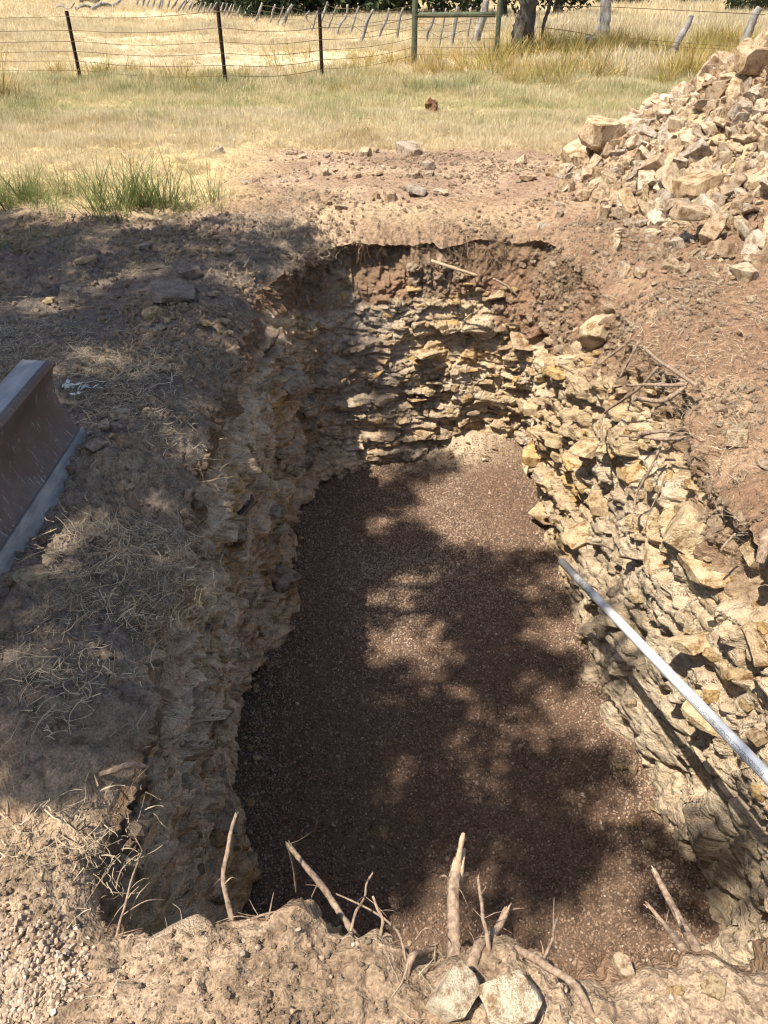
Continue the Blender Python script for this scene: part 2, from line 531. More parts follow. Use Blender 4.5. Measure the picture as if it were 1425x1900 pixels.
lbank = sstep(-.5, -.8, Q[:, 0]) * sstep(6.4, 5.6, Q[:, 1]) * sstep(.7, 1.1, Q[:, 1])
rel += lbank * (fbm(Q * 3.2, 3, 48) * .05 + (np.abs(fbm(Q * 9, 3, 50)) - .2) * .05)
roughz = fbm(Q * .8, 2, 49)
rel *= (0.75 + .5 * roughz) * np.clip(.35 + dg[nearm] / .06, 0, 1)
rel *= 1 - .3 * sstep(1.0, .85, Q[:, 1])
bare = sstep(5.9, 6.6, Q[:, 1]) * sstep(9.5, 8.5, Q[:, 1]) * sstep(-1.6, -.4, Q[:, 0])
rel *= 1 - .55 * bare
G[nearm, 2] += rel
V[NW:] = G.reshape(len(ds), NS, 3)

# --- wall relief, pushed along the inward normal
Wv = V[:NW].reshape(-1, 3).copy()
inw = np.tile(-dirs, (NW, 1))
row_t = np.repeat(np.arange(NW), NS)
P = Wv.copy()
wx, wy, wz = P[:, 0], P[:, 1], P[:, 2]
along = np.tile(np.arange(NS), NW)
soil_edge = np.tile(mid[:, 2], NW) + fbm(P * np.array([3, 3, 1.5]), 3, 61) * .16
soil = sstep(-.05, .05, wz - soil_edge)
left = sstep(.1, -.3, wx) * sstep(5.45, 5.2, wy)
right = sstep(.8, 1.05, wx) * sstep(5.5, 5.25, wy)
back = np.clip(1 - left - right, 0, 1) * sstep(4.5, 5.0, wy)
nearw = sstep(1.2, .9, wy)
low_smooth = right * sstep(4.2, 3.3, wy) * sstep(-.40, -.75, wz + .25 * fbm(P * 2, 2, 62)) + .65 * left * sstep(-.6, -1.1, wz) * sstep(3.2, 2.4, wy)
low_smooth = np.clip(low_smooth, 0, 1)
arc = np.concatenate([[0], np.cumsum(np.linalg.norm(np.diff(mid[:, :2], axis=0), axis=1))])
al = np.tile(arc, NW)
warp = fbm(P * 1.6, 3, 63)
big = fbm(P * 1.5, 3, 65) * .10
def strata(th, blen, seed, dip, amp, jag):
    """beds of uneven thickness, each broken along its length into blocks that stand proud or back"""
    bz = wz + dip * al + warp * (.07 + .05 * back) + fbm(P * 5, 3, seed + 1) * .014
    q = bz / th
    zi = np.floor(q); f = q - zi
    h0 = _hash(zi.astype(np.int64), np.zeros_like(zi).astype(np.int64), np.zeros_like(zi).astype(np.int64), seed)
    sub = f > .3 + .4 * h0                       # every bed splits once, at an uneven height
    L = (zi * 2 + sub).astype(np.int64)
    zero = np.zeros_like(L)
    hl = _hash(L, zero, zero, seed + 3)
    u = (al + fbm(P * 9, 2, seed + 5) * .05) / (blen * (.6 + .9 * hl)) + hl * 37.0
    B = np.floor(u).astype(np.int64); fb = u - B
    r0, r1, r2, r3 = [_hash(L, B, zero, seed + 7 + k) for k in range(4)]
    ledge = vnoise(np.column_stack([al * 2.2, L * 7.31, zero]), seed + 20) * .6
    d = (ledge + (r0 - .5) * 1.0) * amp + (fb - .5) * (r1 - .5) * amp * .9
    fl = np.where(sub, (f - (.3 + .4 * h0)) / (.7 - .4 * h0), f / (.3 + .4 * h0))
    d = d + (fl - .5) * (r2 - .62) * amp * .6
    d = d - jag * (sstep(.14, .0, fl) * (r3 > .35) + sstep(.07, 0, np.minimum(fb, 1 - fb)) * .8 * (r3 > .2))
    return d, r0, r1
stL = strata(.15, .24, 201, .08, .12, .050)
stB = strata(.10, .34, 301, .015, .062, .030)
stR = strata(.13, .25, 401, -.10, .095, .045)
fine2 = strata(.034, .09, 501, .0, .022, .010)
blk = stL[0] * left * .8 + stB[0] * back * (.55 + .45 * sstep(-.1, .4, wx)) + stR[0] * right
R1 = np.column_stack([stL[1] * left + stB[1] * back + stR[1] * right, stL[2] * left + stB[2] * back + stR[2] * right])
blk2 = fine2[0]
def facets(sc, amp, seed, crack):
    F1, F2, Rf, vf = worley(P * np.array(sc) + fbm(P * 6, 2, seed + 2)[:, None] * .25, seed)
    return (Rf[:, 0] - .5) * amp + (vf * (Rf[:, 1:4] - .5)).sum(1) * amp * 1.3 - crack * sstep(.09, 0, F2 - F1) * (Rf[:, 3] > .3)
fac1 = facets((4.6, 4.6, 6.0), .10, 601, .03)
fac2 = facets((13, 13, 19), .030, 611, .010)
R2 = np.column_stack([fine2[1], fine2[2]])
fine = fbm(P * np.array([30, 30, 60]), 3, 73) * .008
flute = fbm(P * np.array([5, 5, 1.6]), 2, 75) * .06 + np.abs(fbm(P * np.array([4.5, 4.5, 3.5]), 2, 76)) * .09
rockd = big * (1 - .4 * back) + blk * (1 - .85 * low_smooth) + blk2 * (1 - .45 * back) * (1 - .85 * right) + fine * .6 + fac1 * (right * (.25 + .6 * low_smooth) + .45 * left + .55 * back) + fac2 * (right + .8 * left + .5 * back) + .5 * flute * low_smooth * right
sbil = np.abs(fbm(P * 9, 3, 81))
soild = fbm(P * 3.2, 3, 83) * .07 + (sbil - .22) * .10 + (np.abs(fbm(P * 26, 2, 85)) - .2) * .035
disp = rockd * (1 - soil) + soild * soil
# undercut just below the turf at the far edge and at the roots on the far side
under = back * sstep(-.02, -.12, wz) * sstep(-.5, -.25, wz) * np.clip(.35 + 1.6 * fbm(P * 3.5, 2, 87), 0, 1.6)
disp -= .09 * np.clip(under, 0, 1.4)
notch = right * np.exp(-((wy - 3.3) / .35) ** 2) * sstep(-.02, -.1, wz) * sstep(-.55, -.3, wz)
disp -= .14 * notch
und2 = right * np.exp(-((wy - 2.25) / .3) ** 2) * sstep(-.15, -.22, wz) * sstep(-.5, -.38, wz)
disp -= .13 * und2
hollow = back * (np.exp(-(((wx - .85) / .16) ** 2 + ((wz + 1.42) / .09) ** 2)) + .8 * np.exp(-(((wx - .55) / .2) ** 2 + ((wz + .78) / .05) ** 2)) + .7 * np.exp(-(((wx - .2) / .12) ** 2 + ((wz + 1.25) / .06) ** 2)))
disp -= .11 * hollow
hole = np.exp(-(((wy - 5.33) / .075) ** 2 + ((wz + .70) / .06) ** 2)) * (wx > .9)
disp -= .30 * np.clip(hole * 1.6, 0, 1)
fade = np.clip((NW - 1 - row_t) / 6.0, 0, 1)
disp *= fade
Wv[:, 0] += inw[:, 0] * disp
Wv[:, 1] += inw[:, 1] * disp
Wv[:, 2] += fbm(P * 7, 2, 89) * .012 * fade
V[:NW] = Wv.reshape(NW, NS, 3)

# --- normals of the grid
def grid_normals(V):
    du = np.roll(V, -1, 1) - np.roll(V, 1, 1)
    dv = np.zeros_like(V)
    dv[1:-1] = V[2:] - V[:-2]
    dv[0] = V[1] - V[0]; dv[-1] = V[-1] - V[-2]
    n = np.cross(du, dv)
    l = np.linalg.norm(n, axis=2, keepdims=True)
    return n / np.maximum(l, 1e-9)
NRM = grid_normals(V)
if NRM[NW + 30, :, 2].mean() < 0: NRM = -NRM; FLIP = True
else: FLIP = False

# --- colours of soil, rock beds, straw ground; left side also carries painted light
tan, cream, ochre = np.array([.50, .37, .22]), np.array([.64, .52, .35]), np.array([.52, .33, .13])
grey, white, rust = np.array([.34, .27, .20]), np.array([.66, .60, .50]), np.array([.36, .20, .10])
soilc, soild_, soilr = np.array([.24, .155, .095]), np.array([.42, .305, .195]), np.array([.26, .155, .095])
c = mix(tan, cream, sstep(.35, .9, R1[:, 1]))
c = mix(c, ochre, sstep(.1, .4, fbm(P * np.array([2.2, 2.2, 4.5]), 3, 101)) * .75)
c = mix(c, grey, sstep(.0, .45, fbm(P * 2.6, 3, 103)) * .6)
c = mix(c, np.array([.66, .475, .305]), left * .82)  # left wall lightened and warmed in its colour to stand for bounced light
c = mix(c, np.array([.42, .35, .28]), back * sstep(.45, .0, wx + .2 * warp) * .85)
c = mix(c, ochre * .85, left * sstep(.15, .35, fbm(P * np.array([3, 3, 1.4]), 3, 105)) * .9)
c = mix(c, white, sstep(.25, .5, fbm(P * np.array([5, 5, 2.2]), 3, 107)) * (.22 * left + .5 * back + .4 * right))
c = mix(c, np.array([.47, .38, .27]), low_smooth * right * .8)
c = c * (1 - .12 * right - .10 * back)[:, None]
c = mix(c, rust, sstep(.2, .5, fbm(P * np.array([4, 4, 9]), 2, 109)) * .35 * (1 - low_smooth))
c = c * (0.8 + .4 * R2[:, 1])[:, None]
sc_ = mix(soilc * .9, soild_ * .8, sstep(-.1, .5, fbm(P * 3, 3, 111)))
sc_ = mix(sc_, soilr, sstep(.0, .4, fbm(P * 2, 2, 113)) * .7)
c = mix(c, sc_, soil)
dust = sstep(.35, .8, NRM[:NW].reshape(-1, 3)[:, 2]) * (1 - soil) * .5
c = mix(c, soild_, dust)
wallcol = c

x, y = G[:, 0], G[:, 1]
Pn = np.column_stack([x, y, np.zeros(len(x))])
c = mix(soilc * 1.15, soild_, sstep(-.3, .3, fbm(Pn * 1.7, 4, 121)))
c = mix(c, soilr, sstep(.05, .4, fbm(Pn * .9, 3, 123)) * .55)
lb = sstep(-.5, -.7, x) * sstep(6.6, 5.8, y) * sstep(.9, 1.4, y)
c = mix(c, np.array([.15, .12, .096]), np.clip(lb * (.85 + .4 * fbm(Pn * 2, 3, 125)), 0, 1))  # greyer bank soil, with the tree shade deepened in its colour
rb = sstep(1.25, 1.45, x) * sstep(6.8, 5.6, y) * sstep(.7, 1.0, y)
c = mix(c, mix(np.array([.20, .122, .075]), np.array([.29, .195, .122]), sstep(-.1, .45, fbm(Pn * 2.5, 3, 135))), rb * .95)
fg = sstep(1.0, .85, y)
c = mix(c, mix(np.array([.235, .165, .108]), np.array([.33, .24, .16]), sstep(-.3, .3, fbm(Pn * 6, 3, 137))), fg * .95)
redb = sstep(6.3, 7.0, y + .3 * fbm(Pn, 2, 126)) * sstep(9.6, 8.6, y + .5 * fbm(Pn * 1.3, 2, 128)) * sstep(-1.9, -.7, x + .3 * fbm(Pn * 1.1, 2, 127))
c = mix(c, mix(np.array([.27, .18, .12]), np.array([.37, .265, .175]), sstep(-.2, .3, fbm(Pn * 2.2, 3, 139))), redb * .9)
band = np.exp(-((y - 6.15) / .35) ** 2) * sstep(-1.0, -.2, x) * sstep(1.5, .9, x)
c = mix(c, np.array([.40, .29, .175]), band * .7)
lip = np.exp(-((y - 5.85) / .26) ** 2) * sstep(-.6, .1, x) * sstep(2, 1.4, x)
c = mix(c, np.array([.23, .15, .095]), lip * .9)
strawz = np.maximum(sstep(8.7, 9.7, y + .5 * fbm(Pn * 1.3, 2, 128)), sstep(-.9, -2.0, x + .3 * fbm(Pn * 1.1, 2, 127)) * sstep(6.0, 6.8, y))
c = mix(c, np.array([.55, .43, .21]), strawz * (.8 + .2 * fbm(Pn * 3, 2, 129)))
stripz = sstep(10, 11, y) * sstep(15.5, 13.5, y)
c = mix(c, np.array([.44, .38, .19]), stripz * .7)
fldz = sstep(14, 16, y)
c = mix(c, mix(np.array([.66, .55, .35]), np.array([.44, .33, .20]), sstep(-.1, .3, fbm(Pn * .5, 4, 131))), fldz)
c = mix(c, np.array([.47, .33, .19]), sstep(.1, .35, pile_h(x, y)) * .8)
c = np.clip(c, 0.01, 1)
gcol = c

def grid_faces(r0, r1):
    i = np.arange(r0, r1)[:, None]
    j = np.arange(NS)[None, :]
    a = i * NS + j
    b = i * NS + (j + 1) % NS
    F = np.stack([a, b, b + NS, a + NS], -1).reshape(-1, 4) - r0 * NS
    return F[:, ::-1] if FLIP else F

FL = V.reshape(R * NS, 3)
me = np_mesh('ground', FL[(NW - 1) * NS:], grid_faces(NW - 1, R - 1))
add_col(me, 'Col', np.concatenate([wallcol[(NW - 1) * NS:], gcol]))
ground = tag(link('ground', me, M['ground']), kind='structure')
me = np_mesh('pit_wall', FL[:NW * NS], grid_faces(0, NW - 1))
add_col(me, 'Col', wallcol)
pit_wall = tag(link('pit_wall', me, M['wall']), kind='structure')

# pit floor under the gravel
def floor_h(x, y):
    P = np.column_stack([x, y, np.zeros(len(x))])
    h = ZF + fbm(P * 1.2, 3, 141) * .05 + fbm(P * 5, 2, 143) * .018
    h = h + .13 * np.exp(-(((x - .62) / .35) ** 2 + ((y - 5.55) / .22) ** 2)) + .05 * np.exp(-((y - 5.5) / .15) ** 2)
    return h
gx, gy = np.meshgrid(np.linspace(-1.1, 1.7, 110), np.linspace(.7, 6.0, 200), indexing='ij')
fx, fy = gx.ravel(), gy.ravel()
idx = np.arange(110 * 200).reshape(110, 200)
F = np.stack([idx[:-1, :-1], idx[1:, :-1], idx[1:, 1:], idx[:-1, 1:]], -1).reshape(-1, 4)
me = np_mesh('pit_floor', np.column_stack([fx, fy, floor_h(fx, fy)]), F)
talus = np.exp(-(((fx - .62) / .4) ** 2 + ((fy - 5.5) / .28) ** 2))
cc = mix(np.array([.13, .085, .058]), np.array([.44, .34, .23]), np.clip(talus * 1.3, 0, 1))
add_col(me, 'Col', cc)
pit_floor = tag(link('pit_floor', me, M['ground']), kind='structure')

def ground_z(x, y, sm=True):
    gxy = G[:NS * 420, :2] if len(ds) > 420 else G[:, :2]
    d = (G[:, 0] - x) ** 2 + (G[:, 1] - y) ** 2
    return float(G[np.argmin(d), 2])

# ------------------------------------------------------------------ scatter (stuff: gravel, straw, grass, clods)
def src_collection(name, meshes, mat):
    c = bpy.data.collections.new(name)
    for k, me in enumerate(meshes):
        if len(me.materials) == 0: me.materials.append(mat)
        o = bpy.data.objects.new(name + '_piece', me)
        c.objects.link(o)
    return c

_ngs = {}
def scatter_group(coll):
    if coll.name in _ngs: return _ngs[coll.name]
    g = bpy.data.node_groups.new('scatter_' + coll.name, 'GeometryNodeTree')
    g.interface.new_socket('Geometry', in_out='INPUT', socket_type='NodeSocketGeometry')
    g.interface.new_socket('Geometry', in_out='OUTPUT', socket_type='NodeSocketGeometry')
    gi = g.nodes.new('NodeGroupInput'); go = g.nodes.new('NodeGroupOutput')
    ci = g.nodes.new('GeometryNodeCollectionInfo')
    ci.inputs['Collection'].default_value = coll
    ci.inputs['Separate Children'].default_value = True
    ci.inputs['Reset Children'].default_value = True
    ip = g.nodes.new('GeometryNodeInstanceOnPoints')
    ip.inputs['Pick Instance'].default_value = True
    def att(nm, typ):
        a = g.nodes.new('GeometryNodeInputNamedAttribute')
        a.data_type = typ
        a.inputs['Name'].default_value = nm
        return [o for o in a.outputs if o.enabled and o.name == 'Attribute'][0]
    g.links.new(gi.outputs[0], ip.inputs['Points'])
    g.links.new(ci.outputs[0], ip.inputs['Instance'])
    g.links.new(att('idx', 'INT'), ip.inputs['Instance Index'])
    g.links.new(att('rot', 'FLOAT_VECTOR'), ip.inputs['Rotation'])
    g.links.new(att('scl', 'FLOAT_VECTOR'), ip.inputs['Scale'])
    g.links.new(ip.outputs[0], go.inputs[0])
    _ngs[coll.name] = g
    return g

def scatter(name, label, cat, coll, pos, rot, scl, parent=None, idx=None):
    n = len(pos)
    me = bpy.data.meshes.new(name)
    me.vertices.add(n)
    me.vertices.foreach_set('co', np.ascontiguousarray(pos, np.float32).ravel())
    a = me.attributes.new('rot', 'FLOAT_VECTOR', 'POINT'); a.data.foreach_set('vector', np.ascontiguousarray(rot, np.float32).ravel())
    scl = np.asarray(scl)
    if scl.ndim == 1: scl = np.repeat(scl[:, None], 3, 1)
    a = me.attributes.new('scl', 'FLOAT_VECTOR', 'POINT'); a.data.foreach_set('vector', np.ascontiguousarray(scl, np.float32).ravel())
    a = me.attributes.new('idx', 'INT', 'POINT'); a.data.foreach_set('value', (RNG.integers(0, 1000, n) if idx is None else np.asarray(idx)).astype(np.int32))
    o = link(name, me, None, parent)
    md = o.modifiers.new('scatter', 'NODES')
    md.node_group = scatter_group(coll)
    if parent is None: tag(o, label, cat, None, 'stuff')
    else: tag(o, label, None, None, 'stuff')
    return o

def rnd_rot(n):
    return RNG.uniform(0, 2 * math.pi, (n, 3))

def euler_to_normals(nrm, spin):
    out = np.zeros((len(nrm), 3))
    for k, (n, s) in enumerate(zip(nrm, spin)):
        q = Vector(n).to_track_quat('Z', 'Y') @ Euler((0, 0, s)).to_quaternion()
        out[k] = q.to_euler()
    return out

# sampling of the grid
def cell_area(r0, r1):
    W = V[r0:r1]
    du = np.linalg.norm(np.roll(W, -1, 1) - W, axis=2)
    dv = np.zeros_like(du)
    dv[:-1] = np.linalg.norm(W[1:] - W[:-1], axis=2)
    return (du * dv)
AREA = cell_area(0, R)
def sample_grid(n, wfun, rows):
    r0, r1 = rows
    ar = AREA[r0:r1].ravel()
    pts = V[r0:r1].reshape(-1, 3)
    wgt = ar * wfun(pts[:, 0], pts[:, 1], pts[:, 2])
    wgt = np.maximum(wgt, 0)
    cdf = np.cumsum(wgt)
    k = np.searchsorted(cdf, RNG.uniform(0, cdf[-1], n))
    k = np.clip(k, 0, len(pts) - 1)
    i, j = k // NS + r0, k % NS
    i2 = np.minimum(i + 1, R - 1); j2 = (j + 1) % NS
    a, b = RNG.random((n, 1)), RNG.random((n, 1))
    p = (V[i, j] * (1 - a) + V[i, j2] * a) * (1 - b) + (V[i2, j] * (1 - a) + V[i2, j2] * a) * b
    return p, NRM[i, j], i, j

# ---- piece meshes
def make_rock(seed, dims, sub=1, rough=.05, npts=16, bev=.05):
    """a box split by random planes, so it keeps the flat breaks of quarried stone"""
    rs = random.Random(seed)
    bm = bmesh.new()
    bmesh.ops.create_cube(bm, size=2)
    for v in bm.verts:
        v.co = Vector((v.co.x * rs.uniform(.8, 1.1), v.co.y * rs.uniform(.8, 1.1), v.co.z * rs.uniform(.85, 1.1)))
    for k in range(npts - 4):
        n = Vector((rs.gauss(0, 1), rs.gauss(0, 1), rs.gauss(0, .7))).normalized()
        reach = abs(n.x) + abs(n.y) + abs(n.z)
        d = reach * rs.uniform(.52, .8)
        g = bm.verts[:] + bm.edges[:] + bm.faces[:]
        r = bmesh.ops.bisect_plane(bm, geom=g, plane_co=n * d, plane_no=n, clear_outer=True)
        ed = [e for e in r['geom_cut'] if isinstance(e, bmesh.types.BMEdge)]
        if ed: bmesh.ops.holes_fill(bm, edges=ed)
    bmesh.ops.remove_doubles(bm, verts=bm.verts, dist=.03)
    for v in bm.verts: v.co = Vector((v.co.x * dims[0], v.co.y * dims[1], v.co.z * dims[2]))
    bmesh.ops.bevel(bm, geom=bm.edges[:], offset=bev * min(dims), segments=1, affect='EDGES', clamp_overlap=True)
    bmesh.ops.triangulate(bm, faces=bm.faces[:])
    for s_ in range(sub + 1):
        bmesh.ops.subdivide_edges(bm, edges=[e for e in bm.edges if e.calc_length() > .33], cuts=1)
        bmesh.ops.triangulate(bm, faces=bm.faces[:])
    bmesh.ops.recalc_face_normals(bm, faces=bm.faces)
    bm.normal_update()
    co = np.array([v.co[:] for v in bm.verts]); nn = np.array([v.normal[:] for v in bm.verts])
    d = fbm(co * 2.2 + seed * 3.1, 3, seed) * rough * .9 + fbm(co * 7 + seed, 2, seed + 5) * rough * .35
    co = co + nn * d[:, None]
    for v, c_ in zip(bm.verts, co): v.co = c_
    me = bpy.data.meshes.new('stone')
    bm.to_mesh(me); bm.free()
    for p in me.polygons: p.use_smooth = True
    me.set_sharp_from_angle(angle=math.radians(24))
    return me

def make_clod(seed):
    bm = bmesh.new()
    bmesh.ops.create_icosphere(bm, subdivisions=2, radius=1)
    co = np.array([v.co[:] for v in bm.verts])
    d = fbm(co * 1.6 + seed * 5, 3, seed, .65) * .95 + .9
    co = co * d[:, None] * np.array([1, .85, .7])
    for v, c_ in zip(bm.verts, co): v.co = c_
    me = bpy.data.meshes.new('clod')
    bm.to_mesh(me); bm.free()
    return me

def make_pebble(seed):
    rs = random.Random(seed)
    bm = bmesh.new()
    bmesh.ops.create_icosphere(bm, subdivisions=1, radius=1)
    s = Vector((1, rs.uniform(.65, .9), rs.uniform(.5, .75)))
    for v in bm.verts:
        v.co = Vector((v.co.x * s.x, v.co.y * s.y, v.co.z * s.z)) * rs.uniform(.72, 1.18)
    me = bpy.data.meshes.new('pebble')
    bm.to_mesh(me); bm.free()
    for p in me.polygons: p.use_smooth = True
    me.set_sharp_from_angle(angle=math.radians(40))
    return me

def make_tuft(seed, blades=14, h=1.0, spread=.35, width=.02, lean=.45, curl=.5, segs=3):
    rs = random.Random(seed)
    vs, fs = [], []
    for b in range(blades):
        a = rs.uniform(0, 2 * math.pi)
        r = rs.uniform(0, spread) ** 1.0
        bx, by = math.cos(a) * r, math.sin(a) * r
        da = a + rs.gauss(0, .8)
        L = h * rs.uniform(.45, 1.05)
        th = abs(rs.gauss(0, lean))
        dirv = Vector((math.cos(da) * math.sin(th), math.sin(da) * math.sin(th), math.cos(th)))
        side = Vector((-math.sin(da + rs.gauss(0, .6)), math.cos(da), 0)).normalized()
        p = Vector((bx, by, 0))
        cu = rs.uniform(.1, 1) * curl
        base = len(vs)
        for s in range(segs + 1):
            ww = width * (1 - .88 * (s / segs)) * .5
            vs += [p - side * ww, p + side * ww]
            th2 = th + cu * (s + 1) / segs
            dv = Vector((math.cos(da) * math.sin(th2), math.sin(da) * math.sin(th2), math.cos(th2)))
            p = p + dv * (L / segs)
        for s in range(segs):
            q = base + 2 * s
            fs.append((q, q + 1, q + 3, q + 2))
    me = bpy.data.meshes.new('tuft')
    me.from_pydata([v[:] for v in vs], [], fs)
    return me

def make_strands(seed, n=10, L=1.0, width=.012, flat=.15, segs=5, wig=.6):
    rs = random.Random(seed)
    vs, fs = [], []
    for b in range(n):
        p = Vector((rs.gauss(0, .5), rs.gauss(0, .5), rs.uniform(0, flat)))
        a = rs.uniform(0, 2 * math.pi); el = rs.gauss(0, .2)
        ll = L * (.15 + 1.0 * rs.random() ** 2)
        base = len(vs)
        k = rs.gauss(0, wig)
        wv = rs.uniform(.5, 1.7)
        for s in range(segs + 1):
            ww = width * wv * .5 * (1 - .5 * s / segs)
            side = Vector((-math.sin(a), math.cos(a), rs.gauss(0, .5))).normalized()
            vs += [p - side * ww, p + side * ww]
            p = p + Vector((math.cos(a) * math.cos(el), math.sin(a) * math.cos(el), math.sin(el))) * (ll / segs)
            a += k / segs * 2 + rs.gauss(0, .2); el += rs.gauss(0, .22) - .05
            if p.z < 0.0: p.z = 0.004; el = abs(el) * .5
        for s in range(segs):
            q = base + 2 * s
            fs.append((q, q + 1, q + 3, q + 2))
    me = bpy.data.meshes.new('strands')
    me.from_pydata([v[:] for v in vs], [], fs)
    return me

# gravel on the pit floor
_damp, _dry = [make_pebble(k) for k in range(8)], [make_pebble(k + 50) for k in range(8)]
for m_ in _damp: m_.materials.append(M['gravel'])
for m_ in _dry: m_.materials.append(M['drygravel'])
C_gravel = src_collection('gravel_src', _damp + _dry, None)
n = 92000
px_ = RNG.uniform(-.95, 1.5, n); py_ = RNG.uniform(1.1, 5.75, n)
keep = RNG.random(n) < 1 - .93 * np.clip(np.exp(-(((px_ - .62) / .36) ** 2 + ((py_ - 5.55) / .22) ** 2)) * 1.4, 0, 1)
px_, py_ = px_[keep], py_[keep]
n = len(px_)
sz = RNG.uniform(.0038, .0078, n) * np.where(RNG.random(n) < .04, RNG.uniform(1.2, 2.1, n), 1)
wall_d = np.minimum.reduce([np.abs(px_ + .65), np.abs(px_ - 1.25), np.abs(py_ - 5.35)])
Pp = np.column_stack([px_, py_, px_ * 0])
pdry = 1.05 * np.exp(-(((px_ - .22) / .55) ** 2 + ((py_ - 4.15) / 1.05) ** 2)) * (.65 + .8 * fbm(Pp * 1.6, 3, 145)) + .5 * sstep(.28, .0, wall_d) + .06
gidx = np.where(RNG.random(n) < np.clip(pdry, 0, .92), RNG.integers(8, 16, n), RNG.integers(0, 8, n))
scatter('pit_gravel', 'reddish brown pea gravel covering the floor of the pit', 'gravel', C_gravel,
        np.column_stack([px_, py_, floor_h(px_, py_) + sz * .35]), rnd_rot(n) * np.array([.15, .15, 1]), sz, idx=gidx)

fx_ = np.concatenate([RNG.normal(-.66, .05, 190), RNG.normal(1.26, .05, 240), RNG.uniform(-.5, 1.1, 190)])
fy_ = np.concatenate([RNG.uniform(1.6, 5.2, 190), RNG.uniform(1.6, 5.3, 240), RNG.normal(5.33, .06, 190)])
FALL = (fx_, fy_)
# pale gravel by the near corner
C_pale = src_collection('pale_gravel_src', [make_pebble(k + 20) for k in range(8)], M['palegravel'])
def w_pale(x, y, z):
    d = sstep(.20, .02, np.hypot((x + .78) * .75, (y - .60)) + .05 * fbm(np.column_stack([x * 12, y * 12, z * 0]), 2, 5))
    return d * 2.0 + .004 * (y < .9) * (y > .3) * (np.abs(x) < 1)
p, nn, _, _ = sample_grid(4600, w_pale, (NW, NW + 160))
sz = RNG.uniform(.0045, .0085, len(p))
scatter('pale_gravel', 'pale tan pea gravel spilled on the soil at the near corner', 'gravel', C_pale, p + nn * (sz * .25)[:, None], rnd_rot(len(p)), sz)

# soil clods
C_clod = src_collection('clod_src', [make_clod(k) for k in range(8)], M['clod'])
def w_clod(x, y, z):
    P = np.column_stack([x, y, z * 0])
    k = sstep(-.1, .4, fbm(P * 2.3, 3, 151)) + .12
    r = 5.5 * (y < .95) + .7 * (x > 1.2) * (y < 6) + .8 * (x < -.5) * (y < 6.2) + .4 * (y >= 5.5) * (y < 8.8) * (x > -1.2)
    r = r * (1 - .8 * sstep(.08, .3, pile_h(x, y))) * (1 - .9 * sstep(.26, .12, np.hypot((x + .78) * .75, (y - .60))))
    return k * r * (np.abs(x) < 3.2) * (y > .4) * (y < 9)
p, nn, _, _ = sample_grid(50000, w_clod, (NW - 1, NW + 330))
sz = .0022 + .0042 * RNG.pareto(2.3, len(p))
dcam = np.linalg.norm(p - np.array([0, 0, 1.6]), axis=1)
sz = np.minimum(sz * np.clip(dcam / 2.2, .7, 1.8), np.where(p[:, 1] < .95, .0075, .022))
scatter('soil_clods', 'loose brown crumbs and clods of soil around the pit', 'soil', C_clod, p + nn * (sz * .25)[:, None], rnd_rot(len(p)), sz)
def w_wclod(x, y, z):
    P = np.column_stack([x, y, z])
    return (z > -.62) * (y > 1) * sstep(-.1, .3, fbm(P * 3, 2, 153)) * (1 + (x > .2))
p, nn, _, _ = sample_grid(5000, w_wclod, (RW2 + 4, NW))
sz = np.minimum(.004 + .009 * RNG.pareto(2.6, len(p)), .045)
o = scatter('soil_clods', None, None, C_clod, p + nn * (sz * .1)[:, None], rnd_rot(len(p)), sz, parent=pit_wall)

# straw and dead grass on the banks
C_straw = src_collection('straw_src', [make_strands(k, 9, 1.0, .02, .14, 5, .45) for k in range(7)], M['straw'])
def w_straw(x, y, z):
    P = np.column_stack([x, y, z * 0])
    cl = sstep(.12, .42, fbm(P * 2.6, 3, 161))
    lft = (x < -.5) * (y > .8) * (y < 6.6) * (.05 + 1.6 * cl) * (x > -3.4)
    rim_l = np.exp(-((x + .72) / .16) ** 2) * (y > .85) * (y < 5.6) * 2.2 * cl
    rgt = (x > 1.3) * (y < 7) * (y > .8) * .45 * (.2 + cl) * (x < 3)
    bk = (y > 5.5) * (y < 7.2) * (x > -1) * (x < 1.8) * .55 * (.15 + cl)
    nr = (y < .85) * (y > .45) * (np.abs(x) < .95) * .35 * (.1 + cl)
    return lft + rim_l + rgt + bk + nr
p, nn, _, _ = sample_grid(4600, w_straw, (NW - 6, NW + 330))
sz = RNG.uniform(.03, .15, len(p)) * np.where(p[:, 1] < .9, .5, 1)
tl = RNG.normal(0, .12, (len(p), 2))
scatter('dead_straw', 'dry straw and dead grass strewn over the soil banks', 'straw', C_straw,
        p + nn * .002, np.column_stack([tl, RNG.uniform(0, 6.28, len(p))]), sz)

# thick tangles of dead grass on the left bank
C_tangle = src_collection('tangle_src', [make_strands(k + 40, 30, 1.0, .019, .25, 6, .55) for k in range(4)], M['straw'])
spots = [(150, 1180, .16), (230, 1130, .14), (60, 1240, .16), (330, 1130, .10), (90, 1330, .15), (20, 1380, .14), (130, 1560, .15), (60, 1545, .15),
         (200, 1540, .13), (290, 1280, .12), (340, 790, .14), (300, 780, .12), (230, 720, .13), (480, 500, .2), (500, 470, .2), (460, 560, .16),
         (540, 440, .24), (590, 430, .22), (450, 440, .22), (190, 1010, .12), (250, 1380, .12), (30, 1590, .12), (160, 1600, .10), (250, 1240, .12)]
pp, ss = [], []
for (a, b, s) in spots:
    for k in range(3):
        q = atz(a + random.gauss(0, 34), b + random.gauss(0, 24), .02)
        if q.y < 5.7 and q.x > -.96: q.x = -.96 - abs(random.gauss(0, .08))
        pp.append((q.x, q.y, ground_z(q.x, q.y))); ss.append(s * random.uniform(.55, 1.05) * (.6 if q.y < 1.5 else 1))
